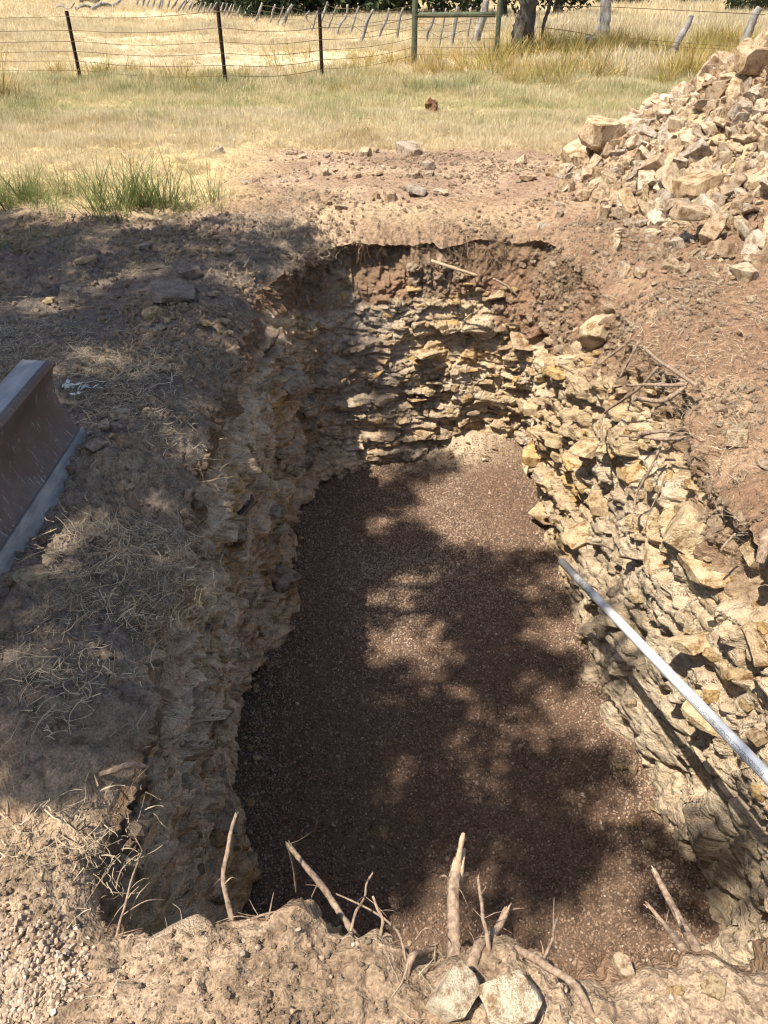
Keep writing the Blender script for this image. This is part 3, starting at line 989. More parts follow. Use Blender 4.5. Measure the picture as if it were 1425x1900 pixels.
scatter('dead_grass_tangles', 'matted tangles of bleached dead grass along the left bank', 'dead grass', C_tangle,
        np.array(pp), np.column_stack([RNG.normal(0, .25, (len(pp), 2)), RNG.uniform(0, 6.28, len(pp))]), np.array(ss)[:, None] * np.column_stack([RNG.uniform(.7, 1.5, len(pp)), RNG.uniform(.5, .9, len(pp)), RNG.uniform(.35, .7, len(pp))]))

# root hairs hanging from the soil layer of the wall
C_fib = src_collection('fibre_src', [make_tuft(k + 60, 7, 1.0, .25, .022, .5, .7, 4) for k in range(5)], M['fibre'])
def w_fib(x, y, z):
    P = np.column_stack([x, y, z])
    return (z > -.42) * (y > 1) * sstep(.0, .35, fbm(P * 2.5, 2, 171)) * (1 + 2 * (y > 5.2))
p, nn, _, _ = sample_grid(700, w_fib, (RW2 + 12, NW - 2))
dn = nn * .5 + np.array([0, 0, -1.0]) + RNG.normal(0, .45, nn.shape)
rot = euler_to_normals(dn, RNG.uniform(0, 6, len(p)))
scatter('root_fibres', None, None, C_fib, p, rot, RNG.uniform(.05, .17, len(p)), parent=pit_wall)

# ------------------------------------------------------------------ stones of the pit wall
ROCKS = [make_rock(100 + k, (1, random.uniform(.6, .9), random.uniform(.3, .62)), 1, .06, random.choice((12, 14, 18)), .06) for k in range(14)]
SLABS = [make_rock(200 + k, (1, random.uniform(.55, .85), random.uniform(.16, .34)), 1, .06, random.choice((12, 16)), .08) for k in range(12)]
def mat_copies(lst, mat):
    out = []
    for m_ in lst:
        c_ = m_.copy(); c_.materials.clear(); c_.materials.append(mat); out.append(c_)
    return out
ROCK_L, SLAB_L = mat_copies(ROCKS, M['rock']), mat_copies(SLABS, M['rock'])
ROCK_W, SLAB_W = mat_copies(ROCKS, M['wallstone']), mat_copies(SLABS, M['wallstone'])
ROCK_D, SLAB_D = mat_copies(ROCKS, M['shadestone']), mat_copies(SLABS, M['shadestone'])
def fixed(me_, mat):
    c_ = me_.copy(); c_.materials.clear(); c_.materials.append(mat); return c_
CLODROCK = make_clod(77)
CLODROCK.materials.append(rock_mat('red_earth', [(0, (.22, .11, .06)), (1, (.30, .16, .09))]))

def w_ws_right(x, y, z):
    return (x > .95) * (y > 1.5) * (y < 5.5) * (z < -.25) * (z > -1.6) * np.where((y < 3.7) & (z < -.72), .06, 1.0)
def w_ws_back(x, y, z):
    return (y > 5.25) * (x > -.6) * (x < 1.15) * (z < -.4) * (z > -1.62)
def w_ws_left(x, y, z):
    return (x < -.4) * (y > 1.3) * (y < 5.3) * (z < -.35) * (z > -1.62)
def w_ws_smallright(x, y, z):
    return w_ws_right(x, y, z) + w_ws_back(x, y, z) + .6 * w_ws_left(x, y, z)
placed = []
def wall_stones(n, wf, smin, smax, sets, mind=.55, emb=.25, tiltx=(0, 0), flat=1.0):
    cnt = 0
    p, nn, _, _ = sample_grid(n * 8, wf, (4, NW - 4))
    for a, b in zip(p, nn):
        if cnt >= n: break
        s = smin + (smax - smin) * random.random() ** 2
        if any((a[0] - q[0]) ** 2 + (a[1] - q[1]) ** 2 + ((a[2] - q[2]) * 1.8) ** 2 < (mind * (s + q[3])) ** 2 for q in placed): continue
        placed.append((a[0], a[1], a[2], s))
        me = random.choice(random.choice(sets))
        yaw = math.atan2(b[1], b[0]) + random.gauss(0, .5) + random.choice((0, math.pi / 2, math.pi))
        o = link('stone', me, None, pit_wall, Vector(a) - Vector(b) * s * emb, (random.gauss(tiltx[0], .2), random.gauss(tiltx[1], .2), yaw), (s, s, s * flat))
        cnt += 1
wall_stones(135, w_ws_right, .05, .15, (ROCK_W, SLAB_W, SLAB_W), .6, .55, (.10, .12))
wall_stones(60, w_ws_back, .06, .17, (SLAB_W, SLAB_W, SLAB_D), .65, .86, flat=.6)
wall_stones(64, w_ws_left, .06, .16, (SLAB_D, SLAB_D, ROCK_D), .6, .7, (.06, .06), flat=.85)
C_ws = src_collection('wall_chip_src', SLAB_W[:4] + ROCK_W[:4], M['wallstone'])
p, nn, _, _ = sample_grid(900, w_ws_smallright, (4, NW - 4))
sz = RNG.uniform(.014, .042, len(p))
scatter('stone_chips', None, None, C_ws, p - nn * (sz * .2)[:, None], np.column_stack([RNG.normal(.1, .25, (len(p), 2)), RNG.uniform(0, 6.28, len(p))]), sz, parent=pit_wall)

fx_, fy_ = FALL
sz = np.minimum(.006 + .008 * RNG.pareto(2.4, len(fx_)), .03)
scatter('fallen_chips', 'broken stone chips fallen along the foot of the pit walls', 'rubble', C_ws, np.column_stack([fx_, fy_, floor_h(fx_, fy_) + sz * .35]), rnd_rot(len(fx_)) * np.array([.2, .2, 1]), sz)
# ------------------------------------------------------------------ rock pile
C_rub = src_collection('rubble_src', ROCK_L[:6] + SLAB_L[:4], M['rock'])
procks = []
def place_rock(x, y, z, s, me, rot=None, label='', cat='rock', group=None, scl=None, name='rock'):
    o = link(name, me, None, None, (x, y, z), rot or (random.gauss(0, .35), random.gauss(0, .35), random.uniform(0, 6.28)), scl or (s, s, s))
    return tag(o, label, cat, group)
# named boulders first
def rk(px, py, wpx, z, me, rot, sc3, label, name='rock', cat='rock', sink=.25, ys=None):
    q = atz(px, py, z)
    t = (q - CP).length
    s = wpx / FPX * t * .5
    procks.append((q.x, q.y, s))
    return place_rock(q.x, q.y, q.z, s, me, rot, label, cat, None, (s * sc3[0], s * sc3[1], s * sc3[2]), name)
rk(1118, 250, 66, .40, fixed(ROCKS[2], M['tanblock']), (.1, .05, .4), (1, 1.05, 1.45), 'large blocky boulder with a pale top perched on a flat slab', 'boulder', 'boulder')
rk(1096, 288, 84, .16, fixed(ROCKS[5], M['tanblock']), (.1, -.12, .2), (1, .9, .9), 'flat tan slab under the blocky boulder at the tip of the heap')
rk(1255, 262, 80, .42, SLAB_L[1], (.5, -.75, .9), (1, .85, 1.2), 'long tilted tan slab leaning up the middle of the heap')
rk(1402, 112, 66, 1.0, ROCK_L[7], (.1, .1, .3), (1, 1, 1.3), 'big pale block crowning the top of the rock heap')
rk(1282, 395, 60, .30, ROCK_L[9], (.0, .08, .1), (1, .8, 1.05), 'dark fronted brown block at the foot of the heap above a hollow')
rk(1322, 425, 54, .22, SLAB_L[4], (.3, -.6, .8), (1, .8, 1.3), 'narrow slanted tan rock beside the brown block at the heap foot')
rk(1385, 507, 46, .16, ROCK_L[3], (.1, .0, .6), (1, .9, 1.0), 'pale angular rock lowest on the right edge of the heap')
def in_view(x, y, z):
    r = Vector((x, y, z)) - CP
    f = r.y * math.cos(PITCH) - r.z * math.sin(PITCH)
    if f < .1: return False
    u = r.x / f * FPX + 712.5
    v = (-r.y * math.sin(PITCH) - r.z * math.cos(PITCH)) / f * FPX + 950
    return -60 < u < 1480 and -60 < v < 1960
cnt = 0
for tier, (smin, smax, nmax) in enumerate([(.125, .18, 24), (.085, .125, 96), (.058, .085, 112), (.04, .058, 64)]):
    got = 0
    for tr in range(9000):
        if got >= nmax: break
        x = random.uniform(1.4, 4.2); y = random.uniform(4.7, 9.4)
        h = float(pile_h(np.array([x]), np.array([y]))[0])
        d = math.hypot(x - 3.85, (y - 7.3) / 1.05)
        if d > 2.25 + (.35 if tier > 1 else 0) and not (x > 2.1 and math.hypot(x - 2.85, y - 5.35) < (1.0 if tier > 0 else .6)): continue
        if d > 2.2 and tier < 1: continue
        if x < 2.15 and y > 6.4 or x < 1.8: continue
        if not in_view(x, y, h): continue
        if y > 8.2 and d < 1.3: continue
        s = random.uniform(smin, smax)
        if any((x - q[0]) ** 2 + (y - q[1]) ** 2 < (.52 * (s + q[2])) ** 2 for q in procks): continue
        procks.append((x, y, s))
        g = ground_z(x, y)
        me = random.choice(ROCK_L if random.random() < .35 else SLAB_L)
        sizew = ('large', 'medium', 'small', 'small')[tier]
        place_rock(x, y, g + s * .26, s, me, (random.gauss(0, .55), random.gauss(-.25, .5), random.uniform(0, 6.28)),
                   {0: 'large angular tan rock in the rubble heap beyond the pit', 1: 'medium angular tan rock in the rubble heap beyond the pit',
                    2: 'small angular tan rock in the rubble heap beyond the pit', 3: 'fist sized tan rock in the rubble heap beyond the pit'}[tier], 'rock',
                   {0: 'large rocks of the heap', 1: 'medium rocks of the heap', 2: 'small rocks of the heap', 3: 'fist sized rocks of the heap'}[tier])
        got += 1; cnt += 1
print('pile rocks', cnt)
big_rocks = [o for o in COL.objects if o.get('group') == 'large rocks of the heap']
big_rocks.sort(key=lambda o: -o.location.z)
bands = ['topmost part', 'upper slope', 'middle slope', 'lower slope', 'foot']
ords = ['leftmost', 'second from the left', 'third from the left', 'fourth from the left', 'fifth from the left', 'sixth from the left', 'seventh from the left']
per_ = math.ceil(len(big_rocks) / 5)
for k in range(5):
    row = sorted(big_rocks[k * per_:(k + 1) * per_], key=lambda o: o.location.x / o.location.y)
    for j, o in enumerate(row):
        o['label'] = 'large tan rock on the %s of the rubble heap, %s' % (bands[k], ords[j])
def w_rub(x, y, z):
    d = np.hypot(x - 3.85, (y - 7.3) / 1.05)
    d2 = np.hypot(x - 2.8, y - 5.3)
    return np.maximum(sstep(2.5, 1.9, d), .45 * sstep(1.5, .6, d2)) * (x < 5) * (y < 9.5)
p, nn, _, _ = sample_grid(6500, w_rub, (NW, NW + 400))
sz = np.minimum(.016 + .022 * RNG.pareto(2.2, len(p)), .085)
scatter('rubble', 'small tan rubble and chips between the rocks of the heap', 'rubble', C_rub, p + nn * (sz * .2)[:, None], rnd_rot(len(p)), sz)

# ------------------------------------------------------------------ loose stones
def stone_px(px, py, wpx, label, me=None, group=None, flat=1.0, zoff=0.0, mats='L', name='rock', emb=.3, rot=None, cat='rock'):
    q = atz(px, py, zoff)
    z = ground_z(q.x, q.y)
    q = atz(px, py, z)
    s = wpx / FPX * (q - CP).length * .5
    me = me or random.choice({'L': ROCK_L + SLAB_L, 'D': SLAB_D, 'W': SLAB_W}[mats])
    o = link(name, me, None, None, (q.x, q.y, ground_z(q.x, q.y) + s * flat * emb), rot or (random.gauss(0, .15), random.gauss(0, .15), random.uniform(0, 6.28)), (s, s, s * flat))
    return tag(o, label, cat, group)
stone_px(838, 1856, 80, 'tan rock with a bleached top lying by the near edge under the stump', fixed(ROCKS[4], M['pale']), flat=1.2, emb=.38, rot=(.25, .1, .9))
stone_px(950, 1864, 104, 'broad cream rock beside the bleached one at the near edge', fixed(ROCKS[8], M['pale']), flat=1.0, emb=.3, rot=(.15, .05, .3))
stone_px(320, 1738, 120, 'flat soil coated slab on the near edge of the pit', fixed(SLABS[3], M['clod']), flat=.8, emb=-.3, rot=(.2, .1, .5))
stone_px(1250, 1842, 26, 'small grey white chip on the near soil', SLAB_W[2], flat=1.3)
stone_px(1320, 1838, 34, 'pale rough chip beside the grey white one on the near soil', ROCK_W[6])
stone_px(1155, 1800, 40, 'upright lump of tan stone on the very lip of the near edge', fixed(ROCKS[11], M['tanblock']), flat=1.2, emb=.1)
stone_px(1353, 858, 40, 'yellow wedge of stone on the right hand soil bank', ROCK_L[1], flat=1.2)
stone_px(1405, 910, 32, 'pale flat stone near the right edge of the soil bank', SLAB_L[5])
stone_px(1231, 562, 18, 'small white stone on the soil slope below the heap', ROCK_L[6])
stone_px(1005, 440, 24, 'thin pale stone standing on edge in the far rim', SLAB_L[7], rot=(1.2, .2, .3), emb=.2)
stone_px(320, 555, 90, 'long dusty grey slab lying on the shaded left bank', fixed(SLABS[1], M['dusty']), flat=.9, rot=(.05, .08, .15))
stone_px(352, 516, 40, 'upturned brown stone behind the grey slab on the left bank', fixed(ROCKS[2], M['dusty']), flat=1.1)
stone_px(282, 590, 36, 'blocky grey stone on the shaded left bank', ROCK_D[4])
stone_px(328, 838, 20, 'small cube like pale stone on the left bank above the pit', ROCK_L[10])
stone_px(222, 770, 50, 'flat grey slab half buried beside the steel blade', SLAB_D[5])
stone_px(182, 832, 40, 'low brown slab at the tip of the steel blade', SLAB_D[6])
stone_px(195, 800, 36, 'dark flat stone just behind the blade tip', SLAB_D[8])
stone_px(60, 1085, 60, 'rounded dusty stone under the near end of the blade', ROCK_D[7], flat=.7)
stone_px(800, 210, 30, 'reddish lump of earth alone in the grass strip', CLODROCK, flat=1.3)
sc_label, sc_group = 'small tan stone lying loose on the bare dirt beyond the pit', 'loose stones on the bare dirt'
for (zx, zy, wz_, lab) in [(50, 98, 46, 'pale flat stone at the left end of the bare dirt'), (750, 95, 80, 'broad tan slab in the middle of the bare dirt'),
                          (820, 145, 48, 'dark fronted block on the bare dirt below the broad slab'), (1160, 122, 44, 'brown cube of rock alone on the right of the bare dirt'),
                          (1185, 190, 60, 'flat white slab on the right of the bare dirt'), (778, 232, 80, 'long pale slab nearest the far rim'),
                          (678, 245, 54, 'flat tan slab beside the long pale slab near the far rim'), (1380, 200, 34, 'small white block by the tip of the heap'),
                          (587, 98, 46, 'dark flat stone among the small ones on the bare dirt')]:
    stone_px(380 + zx / 1.979, 240 + zy / 1.979, wz_ / 1.979, lab, flat=1.15)
for (zx, zy, wz_) in [(8, 100, 22), (310, 90, 24), (358, 110, 26), (405, 128, 30), (450, 104, 24), (488, 106, 22), (540, 98, 18), (520, 92, 22), (628, 85, 26), (805, 102, 24),
                      (440, 168, 44), (480, 158, 20), (385, 188, 22), (500, 185, 30), (560, 180, 28), (598, 178, 36), (640, 175, 34), (710, 182, 22), (735, 178, 32), (775, 188, 36), (825, 175, 30),
                      (310, 228, 24), (290, 200, 34), (445, 270, 34), (498, 292, 46), (630, 245, 30), (860, 225, 36), (880, 238, 34), (935, 175, 24), (1145, 170, 20), (1245, 160, 26), (905, 80, 20),
                      (910, 50, 26), (875, 30, 20), (985, 38, 20), (98, 32, 24), (150, 205, 34), (1215, 258, 24), (1300, 280, 30), (1300, 318, 36), (655, 150, 22), (565, 150, 26), (535, 128, 18)]:
    stone_px(380 + zx / 1.979, 240 + zy / 1.979, wz_ / 1.979 * 1.05, sc_label, group=sc_group, flat=1.1)
for (a, b, w_) in [(265, 460, 30), (430, 470, 26), (160, 480, 40), (130, 545, 34), (380, 600, 30), (310, 690, 24), (240, 690, 26), (90, 560, 30), (420, 620, 24), (240, 900, 20), (300, 610, 22), (395, 545, 26)]:
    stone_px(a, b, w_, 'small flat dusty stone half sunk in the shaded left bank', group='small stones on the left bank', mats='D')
for (a, b, w_) in [(1190, 505, 26), (1215, 520, 20), (1240, 488, 22), (1255, 600, 12), (1300, 560, 14), (1395, 545, 18), (1380, 795, 12), (1330, 505, 22), (1150, 430, 20), (1175, 395, 26), (1210, 430, 24), (1120, 395, 22)]:
    stone_px(a, b, w_, 'small pale stone scattered on the sunlit soil right of the pit', group='small stones on the right soil')

nth = ['farthest', 'second farthest', 'third farthest', 'fourth farthest', 'fifth farthest', 'sixth farthest', 'seventh farthest', 'sixth nearest', 'fifth nearest', 'fourth nearest', 'third nearest', 'second nearest', 'nearest']
for grp, txt in (('small stones on the left bank', 'small flat dusty stone half sunk in the shaded left bank, %s'), ('small stones on the right soil', 'small pale stone on the sunlit soil right of the pit, %s')):
    row = sorted([o for o in COL.objects if o.get('group') == grp], key=lambda o: -o.location.y)
    for k, o in enumerate(row):
        o['label'] = txt % (nth[k] if k < 6 else nth[k - len(row)])
# ------------------------------------------------------------------ roots
def tube(pts, radii, sides=8, seed=0, rough=.12, sub=5, cap=True):
    pts = [Vector(p) for p in pts]
    n = len(pts)
    out, rad = [], []
    for i in range(n - 1):
        p0 = pts[max(i - 1, 0)]; p1 = pts[i]; p2 = pts[i + 1]; p3 = pts[min(i + 2, n - 1)]
        for k in range(sub):
            t = k / sub
            out.append(.5 * (2 * p1 + (p2 - p0) * t + (2 * p0 - 5 * p1 + 4 * p2 - p3) * t * t + (3 * p1 - p0 - 3 * p2 + p3) * t ** 3))
            rad.append(radii[i] * (1 - t) + radii[i + 1] * t)
    out.append(pts[-1]); rad.append(radii[-1])
    rs = random.Random(seed)
    vs, fs = [], []
    up = Vector((.3, .2, .93)).normalized()
    ph = [rs.uniform(-1, 1) * rough for _ in range(sides)]
    for i, (p, r) in enumerate(zip(out, rad)):
        d = (out[min(i + 1, len(out) - 1)] - out[max(i - 1, 0)]).normalized()
        a = d.cross(up)
        if a.length < .1: a = d.cross(Vector((1, 0, 0)))
        a.normalize(); b = d.cross(a)
        wob = 1 + rs.uniform(-rough, rough)
        for k in range(sides):
            an = 2 * math.pi * k / sides
            rr = r * wob * (1 + ph[k] + rs.uniform(-rough, rough) * .5)
            vs.append(p + (a * math.cos(an) + b * math.sin(an)) * rr)
    m_ = len(out)
    for i in range(m_ - 1):
        for k in range(sides):
            k2 = (k + 1) % sides
            fs.append((i * sides + k, i * sides + k2, (i + 1) * sides + k2, (i + 1) * sides + k))
    if cap:
        fs.append(tuple(range(sides))[::-1]); fs.append(tuple((m_ - 1) * sides + k for k in range(sides)))
    me = bpy.data.meshes.new('tube')
    me.from_pydata([v[:] for v in vs], [], fs)
    for p in me.polygons: p.use_smooth = len(p.vertices) == 4
    return me

def root_thing(pix, Y0, Y1, w0, w1, label, name='root', cat='root', branches=(), sides=8, seed=1):
    """pixels listed from base to tip; base at depth Y0, tip at depth Y1"""
    n = len(pix)
    def pt(i, f): return aty(pix[i][0], pix[i][1], Y0 + (Y1 - Y0) * f)
    pts = [pt(i, i / (n - 1)) for i in range(n)]
    b = pts[0]
    pts = [b + (b - pts[1]).normalized() * .05 + Vector((0, -.03, -.06))] + pts
    sc = lambda p, wp: wp * .82 / FPX * (p - CP).length * .5
    rad = [sc(b, w0)] + [sc(pts[i + 1], w0 + (w1 - w0) * i / (n - 1)) for i in range(n)]
    root = empty(name, b)
    tag(root, label, cat, None)
    def child(nm, me, mat):
        o = link(nm, me, mat, root)
        o.matrix_parent_inverse = Matrix.Translation(-b)
        return o
    child('stem', tube(pts, rad, sides, seed, .10, 8), M['root'])
    tip, tdir = pts[-1], (pts[-1] - pts[-2]).normalized()
    if rad[-1] > .003:
        for k in range(3):       # torn fibres at the broken end
            off = Vector((random.gauss(0, 1), random.gauss(0, 1), random.gauss(0, 1))) * rad[-1] * .45
            e_ = tip + off * 1.5 + tdir * rad[-1] * random.uniform(.8, 2.2)
            child('torn_fibre', tube([tip - tdir * rad[-1] * 2 + off, tip + off, e_], [rad[-1] * .45, rad[-1] * .35, .0006], 5, seed + k, .2, 2), M['splinter'])
    for k in range(3):           # hair roots
        i_ = random.randrange(1, len(pts)); d_ = Vector((random.gauss(0, 1), random.gauss(0, 1), random.gauss(-.2, .6))).normalized()
        l_ = random.uniform(.02, .07)
        child('hair_root', tube([pts[i_], pts[i_] + d_ * l_ * .5 + Vector((0, 0, .006)), pts[i_] + d_ * l_ + Vector((0, 0, random.gauss(0, .012)))], [.0012, .0009, .0004], 4, seed + k, .1, 3), M['root'])
    for k, (bp, ba, bb, bw) in enumerate(branches):
        q = [aty(x_, y_, ba + (bb - ba) * i / max(len(bp) - 1, 1)) for i, (x_, y_) in enumerate(bp)]
        child('branch', tube(q, [sc(q[0], bw * (1 - .6 * i / (len(q) - 1))) for i in range(len(q))], 6, seed + k + 5, .15), M['root'])
    return root, child

root_thing([(433, 1721), (423, 1676), (414, 1627), (422, 1580), (429, 1542), (438, 1511)], .80, .98, 12, 7, 'bent upright root at the near left corner of the pit', branches=[([(417, 1640), (430, 1628), (443, 1633)], .86, .87, 4)], seed=3)
root_thing([(684, 1784), (662, 1743), (633, 1699), (600, 1648), (567, 1608), (534, 1567)], .72, 1.10, 17, 10, 'long slanting root with its broken tip hanging over the pit',
           branches=[([(536, 1570), (545, 1611), (550, 1659)], 1.10, 1.12, 10), ([(590, 1640), (578, 1665), (572, 1690)], 1.0, 1.0, 4), ([(655, 1730), (690, 1760), (700, 1785)], .78, .75, 5)], seed=4)
st, ch = root_thing([(843, 1790), (843, 1740), (842, 1690), (842, 1641), (849, 1604)], .71, .90, 27, 24, 'thick splintered stump standing upright at the near edge', 'root_stump', 'stump', sides=12, seed=5,
                    branches=[([(838, 1640), (826, 1625), (815, 1628)], .86, .86, 6)])
for k, (dx, top, wpx) in enumerate([(0, (860, 1546), 18), (-8, (846, 1590), 8), (8, (862, 1575), 10)]):
    q0, q1, q2 = aty(846 + dx, 1640, .865), aty(850 + dx, 1600, .89), aty(top[0], top[1], .925)
    me = tube([q0, q1, q2], [wpx / FPX * 1.6 * .55, wpx / FPX * 1.6 * .42, wpx / FPX * 1.6 * .22], 6, 60 + k, .22, 4)
    ch('splinter', me, M['splinter'])
root_thing([(904, 1738), (896, 1705), (894, 1680), (890, 1655), (887, 1630)], .74, .86, 9, 6, 'thin crooked upright root just right of the stump', branches=[([(893, 1660), (902, 1645)], .82, .82, 4)], seed=6)
root_thing([(885, 1762), (905, 1742), (926, 1718), (941, 1685)], .72, .82, 22, 13, 'short thick forked root leaning right beside the stump', branches=[([(940, 1690), (958, 1686), (975, 1685)], .82, .84, 5), ([(942, 1690), (950, 1715), (952, 1740)], .82, .82, 6)], seed=7)
root_thing([(1070, 1832), (1011, 1791), (967, 1765), (919, 1747)], .64, .76, 16, 13, 'root lying along the lip of the near edge', branches=[([(925, 1750), (930, 1770), (940, 1780)], .75, .73, 8)], seed=8)
root_thing([(1003, 1797), (1014, 1768), (1025, 1743), (1028, 1722), (1033, 1705)], .70, .80, 7, 6, 'thin forked twig rising from the lying root', branches=[([(1005, 1790), (1008, 1765), (1003, 1745)], .71, .75, 4), ([(1012, 1775), (1000, 1790), (990, 1800)], .73, .71, 4)], seed=9)
root_thing([(1299, 1778), (1270, 1722), (1242, 1670), (1212, 1613)], .72, .95, 20, 11, 'straight pale root at the near right corner of the pit', branches=[([(1262, 1715), (1252, 1690), (1240, 1672)], .76, .82, 8)], seed=10)
root_thing([(1278, 1780), (1255, 1745), (1234, 1717), (1200, 1676)], .71, .86, 19, 6, 'shorter root crossing under the straight pale one', seed=11)
root_thing([(657, 1702), (668, 1680), (677, 1663), (680, 1640), (692, 1619)], .80, .90, 6, 4, 'wiry twig curling up behind the slanting root', branches=[([(685, 1628), (678, 1640)], .88, .88, 3)], seed=12)
root_thing([(703, 1768), (706, 1735), (710, 1707), (700, 1685), (692, 1663)], .73, .82, 8, 5, 'thin curved twig between the slanting root and the stump', branches=[([(708, 1740), (725, 1735), (745, 1770)], .75, .74, 4)], seed=13)
root_thing([(745, 1745), (725, 1715), (690, 1690), (650, 1670), (622, 1658)], .74, .95, 5, 3, 'long fine tendril crossing behind the slanting root', branches=[([(700, 1690), (730, 1690), (750, 1706)], .83, .86, 3)], seed=14)
root_thing([(765, 1775), (785, 1768), (808, 1757)], .71, .76, 14, 11, 'stubby broken root poking out left of the stump', branches=[([(770, 1745), (790, 1722), (815, 1735), (828, 1748)], .73, .73, 4)], seed=15)
root_thing([(217, 1735), (232, 1680), (244, 1632), (256, 1600), (264, 1578)], .76, .95, 5, 3, 'single thin stalk at the near left corner', branches=[([(225, 1700), (270, 1672), (310, 1670)], .8, .84, 3)], seed=16)
root_thing([(440, 1722), (480, 1700), (520, 1690), (560, 1680)], .78, .82, 5, 3, 'fine root lying across the near edge soil mound', branches=[([(500, 1695), (505, 1670), (508, 1655)], .8, .84, 3), ([(470, 1705), (440, 1700), (400, 1712)], .79, .78, 3)], seed=17)

def wall_root(pix, X0, X1, w0, w1, label, seed, mat='root'):
    n = len(pix)
    pts = [atx(a, b, X0 + (X1 - X0) * i / (n - 1)) for i, (a, b) in enumerate(pix)]
    sc = lambda p, wp: wp / FPX * (p - CP).length * .5
    me = tube(pts, [sc(pts[i], w0 + (w1 - w0) * i / (n - 1)) for i in range(n)], 7, seed, .15)
    o = link('root', me, M[mat])
    return tag(o, label, 'root')
wall_root([(1196, 646), (1220, 668), (1253, 689), (1294, 717)], 1.34, 1.44, 5, 9, 'straight brown root slanting across the top of the right wall hollow', 31)
wall_root([(1163, 715), (1209, 714), (1240, 715), (1275, 713)], 1.20, 1.42, 5, 8, 'upper horizontal root sticking out of the right wall hollow', 32)
wall_root([(1175, 739), (1193, 741), (1226, 744), (1250, 733), (1274, 716)], 1.20, 1.42, 9, 7, 'curved grey root just under the upper horizontal one', 33)
wall_root([(1220, 681), (1190, 717), (1150, 746), (1119, 769), (1116, 800), (1116, 828)], 1.36, 1.14, 5, 3, 'long thin root bending down over the right wall stones', 34)
wall_root([(1149, 808), (1190, 811), (1229, 815), (1276, 812)], 1.16, 1.38, 4, 7, 'lower horizontal root sticking out of the right wall', 35)
wall_root([(1182, 806), (1209, 802), (1245, 798)], 1.20, 1.36, 7, 7, 'short stub of root above the lower horizontal one', 36)
wall_root([(1229, 821), (1207, 870), (1182, 914), (1177, 944)], 1.33, 1.20, 5, 4, 'thin root trailing down the pale right wall', 37)
wall_root([(1235, 880), (1222, 915), (1205, 950), (1195, 985)], 1.34, 1.24, 3, 2, 'hair thin root trailing beside the other on the pale right wall', 38)
wall_root([(1187, 632), (1166, 670), (1150, 700)], 1.34, 1.26, 6, 4, 'short root hanging in the dark upper end of the hollow', 39)
wall_root([(1160, 640), (1130, 662), (1108, 678)], 1.32, 1.2, 4, 3, 'fine root reaching left over the hollow', 40)
wall_root([(1426, 985), (1419, 1012), (1409, 1045)], 1.40, 1.36, 22, 16, 'torn reddish root end at the right edge of the photo', 41)
wall_root([(1365, 990), (1350, 1005), (1337, 1022)], 1.38, 1.32, 4, 4, 'short pale twig under the soil overhang on the right', 42)
q = [aty(800, 484, 5.52), aty(840, 497, 5.46), aty(886, 512, 5.44)]
tag(link('root', tube(q, [.013, .012, .009], 7, 43, .15), M['splinter']), 'pale stick poking out of the soil at the top of the far wall', 'stick')
q = [aty(915, 517, 5.5), aty(940, 530, 5.45), aty(960, 548, 5.42)]
tag(link('root', tube(q, [.01, .009, .006], 7, 44, .15), M['root']), 'short dark root in the far wall soil right of the stick', 'root')
q = [aty(160, 990, 1.98) , aty(200, 997, 2.0), aty(253, 1018, 1.98)]
q = [Vector((p_.x, p_.y, p_.z)) for p_ in q]
tag(link('root', tube(q, [.008, .008, .005], 6, 45, .15), M['splinter']), 'bleached stick lying on the left bank below the blade', 'stick')
q = [aty(185, 1437, 1.16), aty(215, 1428, 1.16), aty(240, 1418, 1.17), aty(272, 1422, 1.18)]
tag(link('root', tube(q, [.007, .009, .008, .004], 7, 46, .12), M['root']), 'knobbly root sticking out of the left rim', 'root')

# ------------------------------------------------------------------ plastic conduit
pm, nt, b = new_mat('pvc_plastic')
tc = N(nt, 'ShaderNodeTexCoord')
sp = N(nt, 'ShaderNodeSeparateXYZ'); nt.links.new(tc.outputs['Object'], sp.inputs[0])
n1 = noise_node(nt, 60, 5, .7, tc.outputs['Object']); n2 = noise_node(nt, 6, 3, .6, tc.outputs['Object'])
ma = N(nt, 'ShaderNodeMath', operation='MULTIPLY_ADD'); ma.inputs[1].default_value = -.75; ma.inputs[2].default_value = .62
nt.links.new(sp.outputs[2], ma.inputs[0])
mb = N(nt, 'ShaderNodeMath', operation='MULTIPLY_ADD'); mb.inputs[1].default_value = .35
nt.links.new(n1.outputs[0], mb.inputs[0]); nt.links.new(ma.outputs[0], mb.inputs[2])
mc_ = N(nt, 'ShaderNodeMath', operation='MULTIPLY_ADD'); mc_.inputs[1].default_value = .9
nt.links.new(n2.outputs[0], mc_.inputs[0]); nt.links.new(mb.outputs[0], mc_.inputs[2])
r_ = ramp(nt, mc_.outputs[0], [(.70, (.60, .60, .59)), (.95, (.42, .40, .37)), (1.25, (.25, .225, .20))])
nt.links.new(r_.outputs[0], b.inputs['Base Color'])
b.inputs['Roughness'].default_value = .45; b.inputs['Specular IOR Level'].default_value = .4
p_far, p_near = CP + ray(1042, 1042) * 3.8, CP + ray(1425, 1441) * 2.2
axis = (p_near - p_far).normalized()
L = 3.05
PR = .0195
pe = empty('conduit_pipe', p_far)
pe.rotation_euler = axis.to_track_quat('Z', 'Y').to_euler()
tag(pe, 'long white plastic conduit pipe slanting over the right wall of the pit', 'pipe')
vs, fs = [], []
S = 32
prof = [(PR * .86, .25), (PR * .86, 0), (PR * .97, 0), (PR, .003), (PR, L - .003), (PR * .97, L), (PR * .86, L), (PR * .86, L - .25)]
for (r, z) in prof:
    for k in range(S):
        a = 2 * math.pi * k / S
        vs.append((r * math.cos(a), r * math.sin(a), z))
